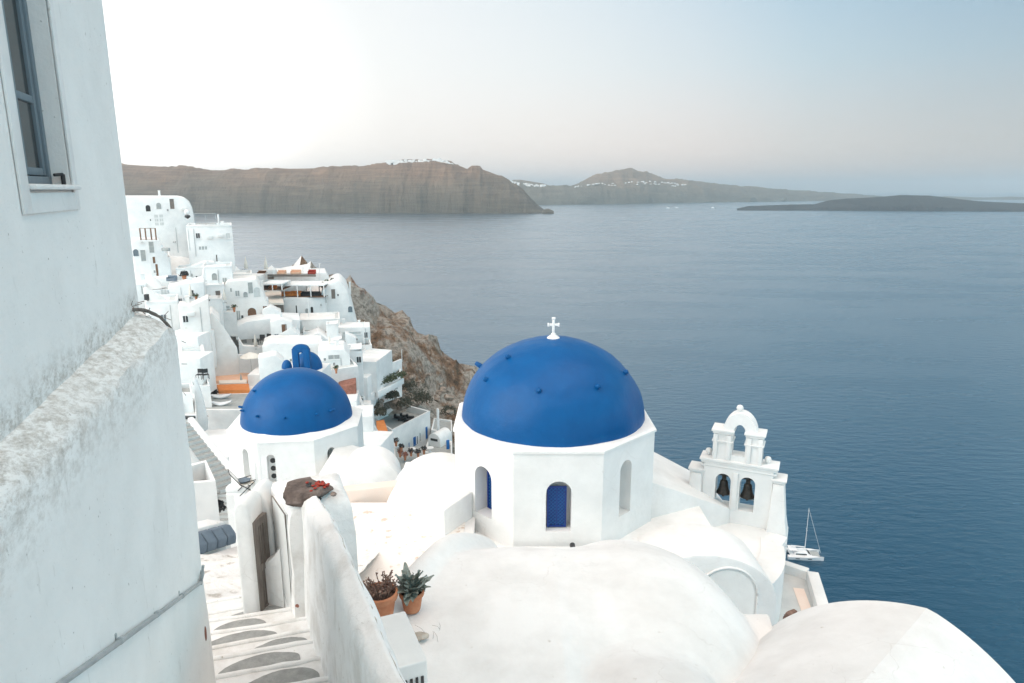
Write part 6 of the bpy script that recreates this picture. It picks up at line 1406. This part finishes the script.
for i, (px, py, D) in enumerate(((677, 202.5, 5200), (713, 203, 5200), (668, 203.5, 5100))):
    c = atz(px, py, zs+1) if False else at(px, py, D); c.z = zs; mb = MB(); mb.loft([[(c.x-24, c.y, zs-1), (c.x+24, c.y, zs-1), (c.x+20, c.y+7, zs-1), (c.x-20, c.y+7, zs-1)], [(c.x-26, c.y-1, zs+7), (c.x+30, c.y-1, zs+8), (c.x+24, c.y+8, zs+8), (c.x-22, c.y+8, zs+7)]]); mb.box(c.x-16, c.x+10, c.y+1, c.y+6, zs+7, zs+14)
    mb.xf(Matrix.Translation(c) @ Matrix.Diagonal((.5, .5, .45, 1)) @ Matrix.Translation(-c)); tag(mb.build('distant_ferry', 'hull'), ['tiny white ship near the far shore, left of the pair', 'tiny white ship near the far shore, rightmost', 'tiny white ship closest to the islet channel, leftmost of the three'][i], 'ship', 'ships off the far shore')
# ================================================================== light, sky, camera
SUN_AZ = -118.0     # degrees from +Y (negative = left)
SUN_EL = 24.0
w = bpy.data.worlds.new('World'); S.world = w; w.use_nodes = True
nt = w.node_tree; nt.nodes.clear()
out = nt.nodes.new('ShaderNodeOutputWorld'); bg = nt.nodes.new('ShaderNodeBackground'); nt.links.new(bg.outputs[0], out.inputs[0])
sk = nt.nodes.new('ShaderNodeTexSky'); sk.sky_type = 'NISHITA'; sk.sun_disc = False
sk.sun_elevation = R(SUN_EL); sk.sun_rotation = R(SUN_AZ); sk.air_density = 1.0; sk.dust_density = 1.2; sk.ozone_density = 1.5; sk.altitude = 100
hs = nt.nodes.new('ShaderNodeHueSaturation'); hs.inputs['Saturation'].default_value = .5
nt.links.new(sk.outputs[0], hs.inputs['Color'])
# thin high haze: pale veil over the whole sky, pinkish low down, bluer high up
tc = nt.nodes.new('ShaderNodeTexCoord'); sx = nt.nodes.new('ShaderNodeSeparateXYZ'); nt.links.new(tc.outputs['Generated'], sx.inputs[0])
rp = ramp(nt, sx.outputs['Z'], [(0.0, (4.6, 2.7, 2.0)), (.05, (4.0, 2.75, 2.25)), (.11, (3.0, 2.65, 2.45)), (.16, (2.3, 2.65, 2.75)), (.25, (1.55, 2.4, 2.95)), (.38, (.5, 3.0, 4.2)), (.58, (.35, .8, 1.2)), (.78, (2.6, 2.5, 2.38)), (1.0, (5.2, 5.0, 4.75))])
# the bright side of the sky, low in the south-east (left of the view)
gd = nt.nodes.new('ShaderNodeVectorMath'); gd.operation = 'DOT_PRODUCT'; g_ = Vector((-.48, .85, .06)).normalized(); gd.inputs[1].default_value = g_; nt.links.new(tc.outputs['Generated'], gd.inputs[0])
gr = ramp(nt, gd.outputs['Value'], [(0.0, (3.5, 2.98, 2.68)), (.16, (2.4, 2.08, 1.85)), (.28, (1.2, 1.07, .98)), (.38, (.43, .55, .62)), (.50, (.58, .70, .77)), (.62, (.80, .92, .98)), (.72, (1.12, 1.15, 1.17)), (.79, (1.28, 1.29, 1.29)), (.85, (1.40, 1.40, 1.39)), (.90, (1.48, 1.47, 1.46)), (.94, (1.56, 1.55, 1.53)), (.97, (1.85, 1.84, 1.82)), (1.0, (3.2, 3.15, 3.1))]); gr.color_ramp.interpolation = 'LINEAR'
cf = ramp(nt, gd.outputs['Value'], [(.40, (0, 0, 0)), (.62, (.3, .3, .3)), (.80, (.62, .62, .62)), (.95, (.85, .85, .85))])
cm_ = nt.nodes.new('ShaderNodeMixRGB'); cm_.inputs[2].default_value = (3.12, 3.0, 2.85, 1); nt.links.new(cf.outputs[0], cm_.inputs[0]); nt.links.new(rp.outputs[0], cm_.inputs[1])
gm = nt.nodes.new('ShaderNodeMixRGB'); gm.blend_type = 'MULTIPLY'; gm.inputs[0].default_value = 1; nt.links.new(cm_.outputs[0], gm.inputs[1]); nt.links.new(gr.outputs[0], gm.inputs[2])
mx = nt.nodes.new('ShaderNodeMixRGB'); mx.inputs[0].default_value = .82
nt.links.new(hs.outputs[0], mx.inputs[1]); nt.links.new(gm.outputs[0], mx.inputs[2]); nt.links.new(mx.outputs[0], bg.inputs[0])
bg.inputs[1].default_value = .08
sun = bpy.data.lights.new('sun', 'SUN'); sun.energy = 1.25; sun.angle = R(60); sun.color = (1, .93, .86)
so = bpy.data.objects.new('sun', sun); C.objects.link(so)
d = Vector((math.sin(R(SUN_AZ))*math.cos(R(SUN_EL)), math.cos(R(SUN_AZ))*math.cos(R(SUN_EL)), math.sin(R(SUN_EL))))
so.rotation_euler = d.to_track_quat('Z', 'Y').to_euler()
cam = bpy.data.cameras.new('camera'); co = bpy.data.objects.new('camera', cam); C.objects.link(co)
cam.sensor_width = 36; cam.lens = 36*F/1024; cam.clip_start = .05; cam.clip_end = 120000
co.location = (0, 0, 0); co.rotation_euler = (R(90)-TH, 0, 0)
S.camera = co
S.view_settings.view_transform = 'Standard'; S.view_settings.look = 'None'; S.view_settings.exposure = 1.54; S.view_settings.gamma = 1
S.cycles.use_denoising = True
S.cycles.max_bounces = 6

# the air between here and the far land
hz = MB(); hz.box(-43000, 43000, -43000, 43000, SEA-2, 470)
m = bpy.data.materials.new('sea_haze'); m.use_nodes = True; nt = m.node_tree; nt.nodes.clear()
o = nt.nodes.new('ShaderNodeOutputMaterial'); v = nt.nodes.new('ShaderNodeVolumePrincipled'); v.inputs['Color'].default_value = (.87, .955, 1, 1); v.inputs['Density'].default_value = 7.5e-5; v.inputs['Anisotropy'].default_value = .65
nt.links.new(v.outputs[0], o.inputs['Volume'])
h = hz.build('haze', m, smooth=0); h['kind'] = 'stuff'; h['label'] = 'thin pale haze over the sea and far cliffs'
S.cycles.volume_bounces = 1
